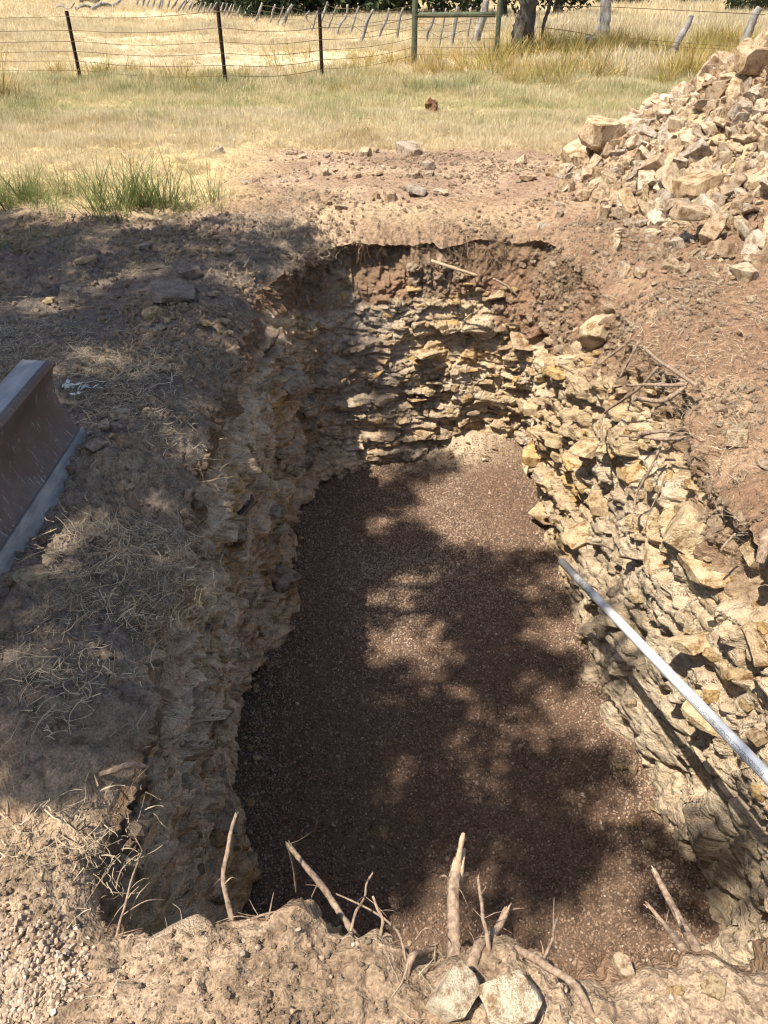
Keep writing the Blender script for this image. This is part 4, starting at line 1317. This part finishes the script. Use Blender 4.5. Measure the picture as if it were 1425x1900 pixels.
for i in range(len(prof) - 1):
    for k in range(S):
        k2 = (k + 1) % S
        fs.append((i * S + k, i * S + k2, (i + 1) * S + k2, (i + 1) * S + k))
me = bpy.data.meshes.new('pipe_tube'); me.from_pydata(vs, [], fs)
for p in me.polygons: p.use_smooth = True
me.set_sharp_from_angle(angle=math.radians(40))
link('pipe_tube', me, pm, pe)
# printed line of lettering wrapped on the pipe
fc = bpy.data.curves.new('print', 'FONT'); fc.body = 'PVC NONMETALLIC CONDUIT  SUNLIGHT RESISTANT'; fc.size = .018
fo = bpy.data.objects.new('print', fc); COL.objects.link(fo)
bpy.context.view_layer.update()
tm = bpy.data.meshes.new_from_object(fo.evaluated_get(bpy.context.evaluated_depsgraph_get()))
COL.objects.unlink(fo); bpy.data.objects.remove(fo)
mw = pe.rotation_euler.to_matrix()
up_l = mw.transposed() @ (CP - (p_far + axis * 1.2)).normalized()
ang0 = math.atan2(up_l.y, up_l.x)
for v in tm.vertices:
    lx, ly = v.co.x, v.co.y
    zz = 1.70 - lx
    an = ang0 + (ly - .004) / PR + .25
    v.co = ((PR + .0006) * math.cos(an), (PR + .0006) * math.sin(an), zz)
im, _, ib = new_mat('print_ink'); ib.inputs['Base Color'].default_value = (.10, .10, .11, 1)
tm.materials.clear(); link('lettering', tm, im, pe)

# ------------------------------------------------------------------ steel blade
bmat, nt, b = new_mat('worn_brown_steel')
tc = N(nt, 'ShaderNodeTexCoord')
n1 = noise_node(nt, 4, 5, .6, tc.outputs['Object'])
mp = N(nt, 'ShaderNodeMapping'); mp.inputs['Scale'].default_value = (16, 60, 13); nt.links.new(tc.outputs['Object'], mp.inputs[0])
n2 = noise_node(nt, 1, 4, .65, mp.outputs[0], 1.5)
r1 = ramp(nt, n1.outputs[0], [(.3, (.085, .055, .042)), (.5, (.15, .11, .095)), (.75, (.26, .22, .205))])
r2 = ramp(nt, n2.outputs[0], [(.60, (0, 0, 0)), (.66, (.8, .8, .8))])
r2b = ramp(nt, n1.outputs[0], [(.34, (.1, .1, .1)), (.52, (1, 1, 1))])
stk = mixc(nt, 1.0, r2.outputs[0], r2b.outputs[0], 'MULTIPLY')
cx_ = mixc(nt, stk, r1.outputs[0], (.50, .45, .39))
nt.links.new(cx_, b.inputs['Base Color']); b.inputs['Metallic'].default_value = .35
rr_ = ramp(nt, n1.outputs[0], [(.3, (.5, .5, .5)), (.7, (.75, .75, .75))]); nt.links.new(rr_.outputs[0], b.inputs['Roughness'])
b.inputs['Specular IOR Level'].default_value = .5
M['steel'] = simple_mat('bare_edge_steel', (.20, .20, .20), (.42, .41, .40), 26, .5, .001, .35, stretch=(1, .3, 1))
M['flange'] = simple_mat('greyed_flange_steel', (.19, .18, .175), (.36, .345, .34), 16, .5, .001, .3, stretch=(1, .3, 1))
q = atz(160, 815, .03)
bl_y1 = q.y
bz = .035
blade = empty('steel_blade', (q.x, q.y, bz))
tag(blade, 'curved brown steel grading blade resting on the left bank', 'blade')
LB = 1.9
def profile_mesh(pr, y0, y1, nseg=2):
    vs, fs = [], []
    n = len(pr)
    for i in range(nseg + 1):
        yy = y0 + (y1 - y0) * i / nseg
        for (x_, z_) in pr: vs.append((x_, yy, z_))
    for i in range(nseg):
        for k in range(n):
            k2 = (k + 1) % n
            fs.append((i * n + k, i * n + k2, (i + 1) * n + k2, (i + 1) * n + k))
    fs.append(tuple(range(n))[::-1]); fs.append(tuple(nseg * n + k for k in range(n)))
    me = bpy.data.meshes.new('profile'); me.from_pydata(vs, [], fs)
    bm = bmesh.new(); bm.from_mesh(me); bmesh.ops.recalc_face_normals(bm, faces=bm.faces); bm.to_mesh(me); bm.free()
    for p in me.polygons: p.use_smooth = len(p.vertices) == 4
    me.set_sharp_from_angle(angle=math.radians(35))
    return me
front = [(-.012, .035), (-.035, .075), (-.052, .115), (-.066, .16), (-.072, .205), (-.070, .25), (-.062, .29), (-.052, .322), (-.058, .336), (-.075, .342)]
th = .013
backp = [(x_ - th, z_ - .002) for (x_, z_) in front[::-1][1:]]
link('mouldboard', profile_mesh(front + [(-.09, .333)] + backp, 0, -LB), bmat, blade)
link('top_flange', profile_mesh([(-.0755, .3425), (-.165, .346), (-.175, .338), (-.175, .312), (-.165, .312), (-.163, .332), (-.08, .3295)], .001, -LB), M['flange'], blade)
link('cutting_edge', profile_mesh([(.022, -.035), (-.006, .046), (-.014, .044), (-.030, .02), (.008, -.04)], .012, -LB), M['steel'], blade)
for yy in (-.35, -1.2):
    link('rib', profile_mesh([(-.088, .30), (-.088, .12), (-.06, .06), (-.14, .06), (-.155, .30)], yy, yy - .02, 1), bmat, blade)

# ------------------------------------------------------------------ fences
def tpost_mesh(h):
    vs, fs = [], []
    pr = [(-.03, -.005), (.03, -.005), (.03, .005), (.006, .006), (.004, .04), (-.004, .04), (-.006, .006), (-.03, .005)]
    n = len(pr)
    for z in (-.25, h):
        for a in pr: vs.append((a[0], -a[1], z))
    for k in range(n):
        fs.append((k, (k + 1) % n, n + (k + 1) % n, n + k))
    fs.append(tuple(range(n))); fs.append(tuple(n + k for k in range(n))[::-1])
    me = bpy.data.meshes.new('post'); me.from_pydata(vs, [], fs)
    bm = bmesh.new(); bm.from_mesh(me)
    for k in range(10):   # studs along the face
        z = .12 + k * .09
        if z < h - .02:
            bmesh.ops.create_cube(bm, size=1, matrix=Matrix.Translation((0, -.045, z)) @ Matrix.Diagonal((.02, .012, .02, 1)))
    bmesh.ops.recalc_face_normals(bm, faces=bm.faces); bm.to_mesh(me); bm.free()
    return me
fence = empty('wire_fence', (-2.5, 14.3, 0))
tag(fence, 'barbed wire fence on dark steel posts between the grass strip and the field', 'fence')
FI = Matrix.Translation((2.5, -14.3, 0))
def fchild(nm, me, mat, loc=None, par=fence, inv=FI):
    o = link(nm, me, mat, par); o.matrix_parent_inverse = inv
    if loc is not None: o.location = loc
    return o
tp = []
for (bx, by, tx, ty) in [(150, 150, 125, 20), (420, 165, 407, 8), (598, 150, 594, 14)]:
    q = atz(bx, by, 0)
    top = aty(tx, ty, q.y)
    o = fchild('post', tpost_mesh(top.z), M['tpost'], (q.x, q.y, 0))
    tp.append((Vector((q.x, q.y, 0)), top))
g1, g2 = atz(768, 122, 0), atz(919, 122, 0)
ends_l = aty(-260, 35, tp[0][0].y + .4)
for k, frac in enumerate([.93, .74, .58, .44, .30, .17]):
    ctrl_pts = [Vector((tp[0][0].x - 5.5, tp[0][0].y + 1.2, frac * 1.0))] + [a.lerp(b, frac) + Vector((0, -.05, 0)) for a, b in tp] + [Vector((g1.x, g1.y - .06, frac * 1.1))]
    pts = []
    for i in range(len(ctrl_pts) - 1):
        for s in range(4):
            t = s / 4
            p = ctrl_pts[i].lerp(ctrl_pts[i + 1], t); p.z -= .05 * math.sin(math.pi * t) + random.uniform(0, .008)
            pts.append(p)
    pts.append(ctrl_pts[-1])
    fchild('wire', tube(pts, [.0042] * len(pts), 4, 70 + k, 0, 2, False), M['wire'])
# pipe brace
br = empty('pipe_brace', g1)
tag(br, 'green painted steel pipe brace with two posts and a top rail', 'fence brace')
BI = Matrix.Translation(-Vector(g1))
for g_, wpx in ((g1, 11), (g2, 9)):
    r = wpx / FPX * 15 * .5
    fchild('post', tube([g_ + Vector((0, 0, -.3)), g_ + Vector((0, 0, .8)), g_ + Vector((0, 0, 1.75))], [r] * 3, 10, 1, 0, 2), M['greenpipe'], par=br, inv=BI)
r1_, r2_ = aty(768, 28, g1.y), aty(919, 27, g2.y)
fchild('rail', tube([r1_, r1_.lerp(r2_, .5), r2_], [.045] * 3, 10, 1, 0, 2), M['greenpipe'], par=br, inv=BI)
for k, zz in enumerate([.85, .72, .6, .47, .33, .2]):
    fchild('wire', tube([Vector((g1.x, g1.y - .06, zz)), Vector((g1.x / 2 + g2.x / 2, g1.y - .07, zz - .01)), Vector((g2.x, g2.y - .06, zz))], [.004] * 3, 4, 1, 0, 2, False), M['wire'], par=br, inv=BI)

# weathered wood post fence
def zoom2(a, b): return (470 + a / 2.969, b / 2.969)
pf = empty('post_fence', (0, 24, 0))
tag(pf, 'old fence of leaning weathered wood posts across the dry field', 'fence')
PFI = Matrix.Translation((0, -24, 0))
wp = []
for (bx, by, tx, ty, wd) in [(5, 125, 50, 15, 12), (85, 135, 122, 25, 10), (125, 148, 168, 36, 8), (155, 150, 215, 25, 16), (288, 140, 310, 60, 9), (310, 180, 362, 50, 9), (355, 165, 410, 8, 12), (398, 178, 462, 28, 9),
                             (465, 195, 518, 25, 13), (535, 195, 582, 33, 11), (588, 245, 662, 52, 17), (690, 220, 748, 44, 13), (788, 225, 826, 42, 13), (884, 185, 912, 50, 10), (958, 240, 992, 48, 13),
                             (1022, 295, 1062, 44, 9), (1088, 270, 1124, 36, 19), (1182, 220, 1198, 38, 10), (1225, 250, 1285, -8, 42)]:
    b_ = atz(*zoom2(bx, by), 0)
    t_ = aty(*zoom2(tx, ty), b_.y)
    r = wd / 2.969 / FPX * (b_ - CP).length * .5
    me = tube([b_ - (t_ - b_) * .15, b_.lerp(t_, .3) + Vector((random.gauss(0, .02), 0, 0)), b_.lerp(t_, .65) + Vector((random.gauss(0, .03), 0, 0)), t_], [r * 1.1, r, r * .95, r * .7], 8, int(bx), .09, 4)
    fchild('post', me, M['postwood'], par=pf, inv=PFI)
    wp.append((b_, t_))
for k in range(24):      # far run of thin stays
    a = k / 23
    px = 468 - 215 * a + random.gauss(0, 2); py = 36 - 22 * a + random.gauss(0, 1)
    b_ = atz(px, py, 0); t_ = aty(px + 9 + random.gauss(0, 3), py - 26 + 8 * a, b_.y)
    r = 3.2 / FPX * (b_ - CP).length * .5
    fchild('post', tube([b_, b_.lerp(t_, .5), t_], [r, r, r * .7], 6, k, .2, 3), M['postwood'], par=pf, inv=PFI)
for fr in (.35, .62, .88):
    pts = [b_.lerp(t_, fr) + Vector((0, -.08, 0)) for b_, t_ in wp if (b_.x, 1)]
    pts.sort(key=lambda v: v.x)
    fchild('wire', tube(pts, [.006] * len(pts), 4, 1, 0, 2, False), M['wire'], par=pf, inv=PFI)
# right hand fence posts
rf = empty('field_fence', (6, 19, 0))
tag(rf, 'sagging wire fence on three rough wooden posts behind the tall grass', 'fence')
RFI = Matrix.Translation((-6, -19, 0))
rp = []
for (bx, by, pts_, wd) in [(1113, 88, [(1113, 88), (1117, 55), (1122, 25), (1127, -25)], 19), (1240, 120, [(1248, 100), (1262, 70), (1275, 48), (1284, 28)], 9), (1372, 110, [(1375, 95), (1388, 60), (1400, 30), (1410, 14)], 11)]:
    b_ = atz(bx, by, 0)
    pp = [b_ + Vector((0, 0, -.2))] + [aty(x_, y_, b_.y) for x_, y_ in pts_]
    r = wd / FPX * (b_ - CP).length * .5
    fchild('post', tube(pp, [r, r * 1.1, r * 1.15, r * .95, r * .8], 9, bx, .1, 5), M['postwood'], par=rf, inv=RFI)
    rp.append(pp)
for (a, b_) in [([(1113, 12), (1280, 20), (1420, 27)], .0), ([(1113, 66), (1250, 78), (1385, 88)], 0), ([(1113, 70), (1250, 86), (1385, 92)], 0), ([(1000, 50), (1060, 58), (1113, 68)], 0), ([(985, 8), (1050, 12), (1113, 12)], 0)]:
    yy = [rp[0][1].y - .1, rp[1][1].y - .06, rp[2][1].y - .08] if a[0][0] == 1113 else [19.5, 20, rp[0][1].y - .1]
    pts = [aty(x_, y_, Y) for (x_, y_), Y in zip(a, yy)]
    fchild('wire', tube(pts, [.007] * 3, 4, 1, 0, 5, False), M['wire'], par=rf, inv=RFI)

# ------------------------------------------------------------------ grass
def tufts(seed0, n, **kw): return [make_tuft(seed0 + k, **kw) for k in range(n)]
C_dry = src_collection('dry_src', tufts(300, 6, blades=26, h=1, spread=.55, width=.05, lean=.5, curl=.8), M['dry'])
C_strip = src_collection('strip_src', tufts(320, 6, blades=24, h=1, spread=.6, width=.05, lean=.45, curl=.6), M['strip'])
C_tall = src_collection('tall_src', tufts(340, 6, blades=26, h=1, spread=.22, width=.022, lean=.35, curl=1.3, segs=5), M['tall'])
C_green = src_collection('green_src', tufts(360, 6, blades=24, h=1, spread=.22, width=.016, lean=.5, curl=1.1, segs=5), M['green'])

def grass_patch(name, label, coll, n, xr, yr, dens, hfun, tilt_=.12, far=False):
    y = RNG.uniform(0, 1, n * 4)
    y = yr[0] + (yr[1] - yr[0]) * (y ** (.6 if not far else .75))
    half = .56 * (y * .81 + 1.0) + .6
    x = RNG.uniform(-1, 1, n * 4) * half
    m_ = (x > xr[0]) & (x < xr[1])
    x, y = x[m_], y[m_]
    d = dens(x, y, np.column_stack([x, y, x * 0]))
    keep = RNG.random(len(x)) < d
    x, y = x[keep][:n], y[keep][:n]
    z = ground_h(x, y) - .01
    h = hfun(x, y) * RNG.uniform(.6, 1.25, len(x))
    return scatter(name, label, 'grass', coll, np.column_stack([x, y, z]), np.column_stack([RNG.normal(0, tilt_, (len(x), 2)), RNG.uniform(0, 6.28, len(x))]), h)

def edge_bare(x, y, P):
    e = np.maximum(sstep(8.6, 9.6, y + .6 * fbm(P * 1.3, 3, 128)), sstep(-1.2, -2.0, x + .35 * fbm(P * 1.1, 2, 127)) * sstep(6.2, 7.0, y))
    return e * (1 - sstep(.05, .3, pile_h(x, y)))
grass_patch('dry_grass_verge', 'pale dry grass between the bare dirt and the green strip', C_dry, 26000, (-12, 6), (6.4, 11.5),
            lambda x, y, P: edge_bare(x, y, P) * (.5 + .5 * sstep(-.3, .2, fbm(P * 1.5, 2, 201))), lambda x, y: .07 + .02 * (y > 9), .3)
grass_patch('grass_strip', 'short mixed green and tan grass in front of the fence', C_strip, 30000, (-12, 8), (9.6, 15.5),
            lambda x, y, P: sstep(9.4, 10.8, y + .5 * fbm(P, 2, 203)) * (1 - sstep(.05, .3, pile_h(x, y))), lambda x, y: .11 + .03 * sstep(12, 14, y) + .05 * vnoise(np.column_stack([x * 1.3, y * 1.3, x * 0]), 218), .2)
grass_patch('field_grass', 'golden dry grass of the field behind the fence', C_dry, 44000, (-40, 40), (14.5, 34),
            lambda x, y, P: .12 + .88 * sstep(-.2, .2, fbm(P * .55, 4, 205)), lambda x, y: .15 + .06 * vnoise(np.column_stack([x * .7, y * .7, x * 0]), 217) + .18 * sstep(1.0, 5, x - (y - 18) * .1) + .05 * sstep(20, 30, y), .2)
grass_patch('far_field_grass', 'pale dry grass in the distance below the trees', C_dry, 26000, (-80, 80), (32, 95),
            lambda x, y, P: .5 + .5 * sstep(-.3, .3, fbm(P * .2, 3, 207)), lambda x, y: .28 + .25 * sstep(5, 15, x) + .1 * sstep(40, 70, y), .2, True)
grass_patch('tall_grass', 'tall tangled green and brown grass in front of the wooden posts', C_tall, 2300, (-2.5, 9.5), (13.8, 20.5),
            lambda x, y, P: (sstep(1.2, 4.0, x) * .9 + .05) * sstep(13.9, 16.2, y + 1.2 * fbm(P * .9, 3, 209)) * (.08 + .92 * sstep(-.1, .3, fbm(P * .8, 3, 210))) * (1 - sstep(.05, .2, pile_h(x, y))), lambda x, y: .50 + .28 * vnoise(np.column_stack([x * .9, y * .9, x * 0]), 215), .38)
grass_patch('fence_weeds', 'tufts of taller brown grass along the foot of the wire fence', C_tall, 700, (-9, 3), (13.2, 16.4),
            lambda x, y, P: sstep(.05, .4, fbm(P * 1.1, 3, 211)) + .04, lambda x, y: .34 + .16 * vnoise(np.column_stack([x, y, x * 0]), 216), .35)
# green shaded clump on the left
def clump(name, label, n, cx, cy, rx, ry, h, coll=None):
    a = RNG.normal(0, 1, (n, 2)) * .5
    x = cx + a[:, 0] * rx; y = cy + a[:, 1] * ry
    z = np.array([ground_z(a_, b_) for a_, b_ in zip(x, y)])
    hh = h * RNG.uniform(.55, 1.15, n) * np.exp(-(a ** 2).sum(1) * .4)
    o = scatter(name, label, 'grass', coll or C_green, np.column_stack([x, y, z - .01]), np.column_stack([RNG.normal(0, .22, (n, 2)), RNG.uniform(0, 6.28, n)]), hh)
    return o
clump('green_grass_clump', 'clump of tall green grass at the sunny tip of the shaded patch', 30, -1.95, 6.55, .6, .4, .62)
clump('shaded_grass', 'green grass growing in the tree shade at the left edge', 95, -3.3, 6.75, 1.1, .6, .42)
clump('short_shaded_grass', 'thin green grass sprouting on the shaded bank at the left edge', 60, -2.7, 5.55, .8, .45, .13)
clump('edge_weed', 'tall green stalks growing by the fence at the left edge', 9, -5.9, 12.6, .4, .3, 1.0, C_tall)
# fallen grey leaves beside the blade
q = atz(140, 725, .03)
lv, lf = [], []
for k in range(16):
    a = random.uniform(0, 6.28); c0 = Vector((random.gauss(0, .05), random.gauss(0, .03), .012 + random.random() * .03))
    dv = Vector((math.cos(a), math.sin(a), random.gauss(0, .3))) * .021; sv = Vector((-math.sin(a), math.cos(a), random.gauss(0, .4))) * .011
    bb = len(lv)
    lv += [c0 - dv, c0 + sv, c0 + dv, c0 - sv, c0 + Vector((0, 0, .006))]
    lf += [(bb, bb + 1, bb + 4), (bb + 1, bb + 2, bb + 4), (bb + 2, bb + 3, bb + 4), (bb + 3, bb, bb + 4)]
me = bpy.data.meshes.new('sprig'); me.from_pydata([v[:] for v in lv], [], lf)
tag(link('leaf_sprig', me, simple_mat('pale_dead_leaf', (.42, .44, .40), (.60, .60, .54), 20, .8, 0), None, (q.x, q.y, ground_z(q.x, q.y))), 'small sprig of pale dead leaves on the bank beside the blade', 'leaf sprig')

# ------------------------------------------------------------------ trees
def leaf_mesh(centres, sizes, seed, flat=False):
    rs = np.random.default_rng(seed)
    n = len(centres)
    d = rs.normal(0, 1, (n, 3)); d /= np.linalg.norm(d, axis=1)[:, None]
    e = rs.normal(0, 1, (n, 3)); e -= d * (e * d).sum(1)[:, None]; e /= np.linalg.norm(e, axis=1)[:, None]
    s = np.asarray(sizes)[:, None]
    v = np.stack([centres - d * s, centres + e * s * .45, centres + d * s, centres - e * s * .45], 1).reshape(-1, 3)
    return np_mesh('leaves', v, np.arange(n * 4).reshape(n, 4), False)

def crown_points(nclump, rc, leaves, rx, ry, rz, seed):
    rs = np.random.default_rng(seed)
    u = rs.normal(0, 1, (nclump, 3)); u /= np.linalg.norm(u, axis=1)[:, None]
    c = u * (rs.random((nclump, 1)) ** .45) * np.array([rx, ry, rz])
    k = rs.integers(0, nclump, leaves)
    w_ = rs.normal(0, 1, (leaves, 3)); w_ /= np.linalg.norm(w_, axis=1)[:, None]
    return c[k] + w_ * (rs.random((leaves, 1)) ** .5) * rc * rs.uniform(.6, 1.2, nclump)[k][:, None]

# the tree that shades the left bank, standing left of the frame
def shade_tree():
    sb = np.array(TO_SUN) / TO_SUN.z
    nc = 560
    foot = []
    rs = np.random.default_rng(5)
    while len(foot) < nc:
        x, y = rs.uniform(-4.6, 1.1), rs.uniform(.9, 6.8)
        f = lambda a, b, v: float(sstep(a, b, np.array([v]))[0])
        core = f(-.05, -.55, x) * f(1.0, 1.9, y) * f(6.2, 5.2, y + .25 * (x + 1)) * f(-4.6, -3.6, x)
        thin = f(.8, -.1, x) * f(.95, 1.4, y) * f(4.1, 2.9, y + .3 * x) * f(-1.4, -.6, x)
        k = max(.78 * core, .85 * thin, .10 * f(1.15, .6, x) * f(.2, .5, x) * f(1.0, 1.4, y) * f(3.0, 2.2, y))
        if rs.random() < k: foot.append((x, y))
    foot = np.array(foot)
    h = 5.2 + 3.4 * rs.random(nc) * (1 - .35 * np.clip(np.hypot((foot[:, 0] + 2.1) / 2.3, (foot[:, 1] - 3.75) / 2.55), 0, 1.3))
    cc = np.column_stack([foot, np.zeros(nc)]) + sb[None, :] * h[:, None]
    per = 95
    k = np.repeat(np.arange(nc), per)
    w_ = rs.normal(0, 1, (nc * per, 3)); w_ /= np.linalg.norm(w_, axis=1)[:, None]
    pts = cc[k] + w_ * (rs.random((nc * per, 1)) ** .5) * rs.uniform(.11, .29, nc)[k][:, None]
    t = empty('shade_tree', (-5.6, 1.9, 0))
    tag(t, 'broad leafy tree left of the pit whose shade dapples the bank', 'tree')
    inv = Matrix.Translation((5.6, -1.9, 0))
    o = link('crown', leaf_mesh(pts, rs.uniform(.035, .065, len(pts)), 6), M['leaf'], t); o.matrix_parent_inverse = inv
    o = link('trunk', tube([(-5.6, 1.9, -.2), (-5.55, 1.9, 1.6), (-5.4, 1.85, 3.4), (-5.2, 1.8, 5.8)], [.28, .23, .19, .12], 12, 3, .1), M['bark'], t); o.matrix_parent_inverse = inv
    for k in range(11):
        c0 = Vector(cc[rs.integers(0, nc)])
        s0 = Vector((-5.45, 1.87, 2.8)).lerp(Vector((-5.2, 1.8, 5.6)), rs.random())
        o = link('limb', tube([s0, s0.lerp(c0, .45) + Vector((0, 0, .25)), c0], [.09, .05, .015], 7, k, .1), M['bark'], t); o.matrix_parent_inverse = inv
shade_tree()

JL = [leaf_mesh(crown_points(90, .55, 5200, 2.3, 2.0, 2.0, s), np.random.default_rng(s).uniform(.07, .15, 5200), s) for s in (1, 2, 3)]
for m_ in JL: m_.materials.append(M['juniper'])
TRK = tube([(0, 0, -.3), (.05, 0, .8), (-.05, .05, 1.8), (.1, 0, 3.0)], [.2, .17, .14, .08], 9, 4, .15)
TRK.materials.append(M['bark'])
def far_tree(px, dist, s, zc, label, v=0, sx=1.0, trunk=1.0):
    q = aty(px, 0, dist)
    t = empty('juniper_tree', (q.x, dist, 0))
    tag(t, label, 'tree', 'trees along the far side of the field')
    link('crown', JL[v], None, t, (0, 0, zc), (0, 0, v * 1.7 + px), (s * sx, s, s))
    link('trunk', TRK, None, t, (0, 0, 0), (0, 0, px), (trunk, trunk, max(zc / 2.2, .6)))
far_tree(455, 40, 1.25, 1.7, 'dark low tree at the left end of the far tree line', 0, 1.2)
far_tree(415, 44, .8, 1.15, 'small dark bush by the end of the old post fence', 1, 1.0)
far_tree(540, 37, 1.3, 1.75, 'dark spreading tree behind the leaning posts', 1, 1.3)
far_tree(640, 36, 1.3, 1.8, 'darkest broad tree in the middle of the far tree line', 2, 1.3)
far_tree(720, 39, 1.2, 1.9, 'dark tree just left of the green pipe brace', 0, 1.1)
far_tree(860, 38, 1.15, 2.1, 'dark tree seen through the green pipe brace', 1, 1.1)
far_tree(243, 58, 1.3, 2.9, 'tree with a bare dark trunk far across the field', 2, 1.2, 2.2)
far_tree(1160, 46, .75, .95, 'rounded grey green bush behind the tall corner post', 0, 1.2)
far_tree(1040, 34, .75, 1.75, 'low dark branches hanging behind the leaning tree trunk', 1, 1.0)
far_tree(930, 32, .7, 1.7, 'dark foliage above the right end of the pipe brace', 2, 1.0)
far_tree(1400, 36, .6, 1.05, 'small green shrub at the far right of the field', 1, 1.0)
far_tree(1290, 44, .5, .45, 'low green shrub in the dry field between two posts', 2, 1.0)
# forked leaning trunk behind the pipe brace
def oak():
    q = atz(955, 112, 0); Y = q.y
    t = empty('oak_tree', q)
    tag(t, 'forked rough barked tree trunk leaning beside the pipe brace', 'tree')
    inv = Matrix.Translation(-q)
    def ch_(nm, pix, w0, w1, mat, yo=0):
        pts = [aty(a, b_, Y + yo) for a, b_ in pix]
        rr = [(w0 + (w1 - w0) * i / (len(pix) - 1)) / FPX * Y * .5 for i in range(len(pix))]
        o = link(nm, tube(pts, rr, 10, int(w0), .2, 5), mat, t); o.matrix_parent_inverse = inv
        return pts[-1]
    ch_('trunk', [(938, 125), (952, 95), (966, 60), (976, 20), (984, -30), (1000, -110)], 20, 24, M['bark'])
    ch_('limb', [(982, 95), (986, 50), (988, 0), (975, -90)], 10, 11, M['bark'], .1)
    ch_('limb', [(1005, 95), (1008, 50), (1018, 15), (1030, -30)], 5, 5, M['bark'], .3)
    e = aty(990, -170, Y)
    pts = crown_points(60, .5, 3000, 2.2, 1.8, 1.3, 9) + np.array([e.x, e.y, e.z + .9])
    o = link('crown', leaf_mesh(pts, np.random.default_rng(9).uniform(.06, .11, 3000), 9), M['leaf'], t); o.matrix_parent_inverse = inv
oak()
# dead logs lying in the field, and one dark stand-in
def log(px0, py0, px1, py1, w0, w1, label, mat):
    a, b_ = atz(px0, py0, .1), atz(px1, py1, .12)
    r = w0 / FPX * a.y * .5
    o = link('fallen_log', tube([a, a.lerp(b_, .35) + Vector((0, 0, .12)), a.lerp(b_, .7), b_ + Vector((0, 0, .2))], [r * .6, r, r, r * .5], 8, int(px0), .25), mat)
    tag(o, label, 'log')
log(140, 17, 190, 14, 5, 4, 'bleached dead log lying in the field, longer piece', M['postwood'])
log(168, 18, 226, 8, 6, 4, 'bleached dead log lying in the field with raised end', M['postwood'])
log(100, 16, 140, 16, 3, 2, 'thin grey dead branch lying in the field', M['postwood'])
log(148, 2, 190, 2, 6, 5, 'dark log shape standing in for an unidentified black thing at the far edge of the field', M['bark'])  # added log shape in place of an unidentified black object
# pale stone in the tall grass by the corner post
q = atz(1090, 88, .2)
tag(link('rock', ROCK_L[4], None, None, (q.x, q.y, .25), (.1, .2, 1), (.22, .18, .3)), 'pale rock in the tall grass beside the corner post', 'rock')
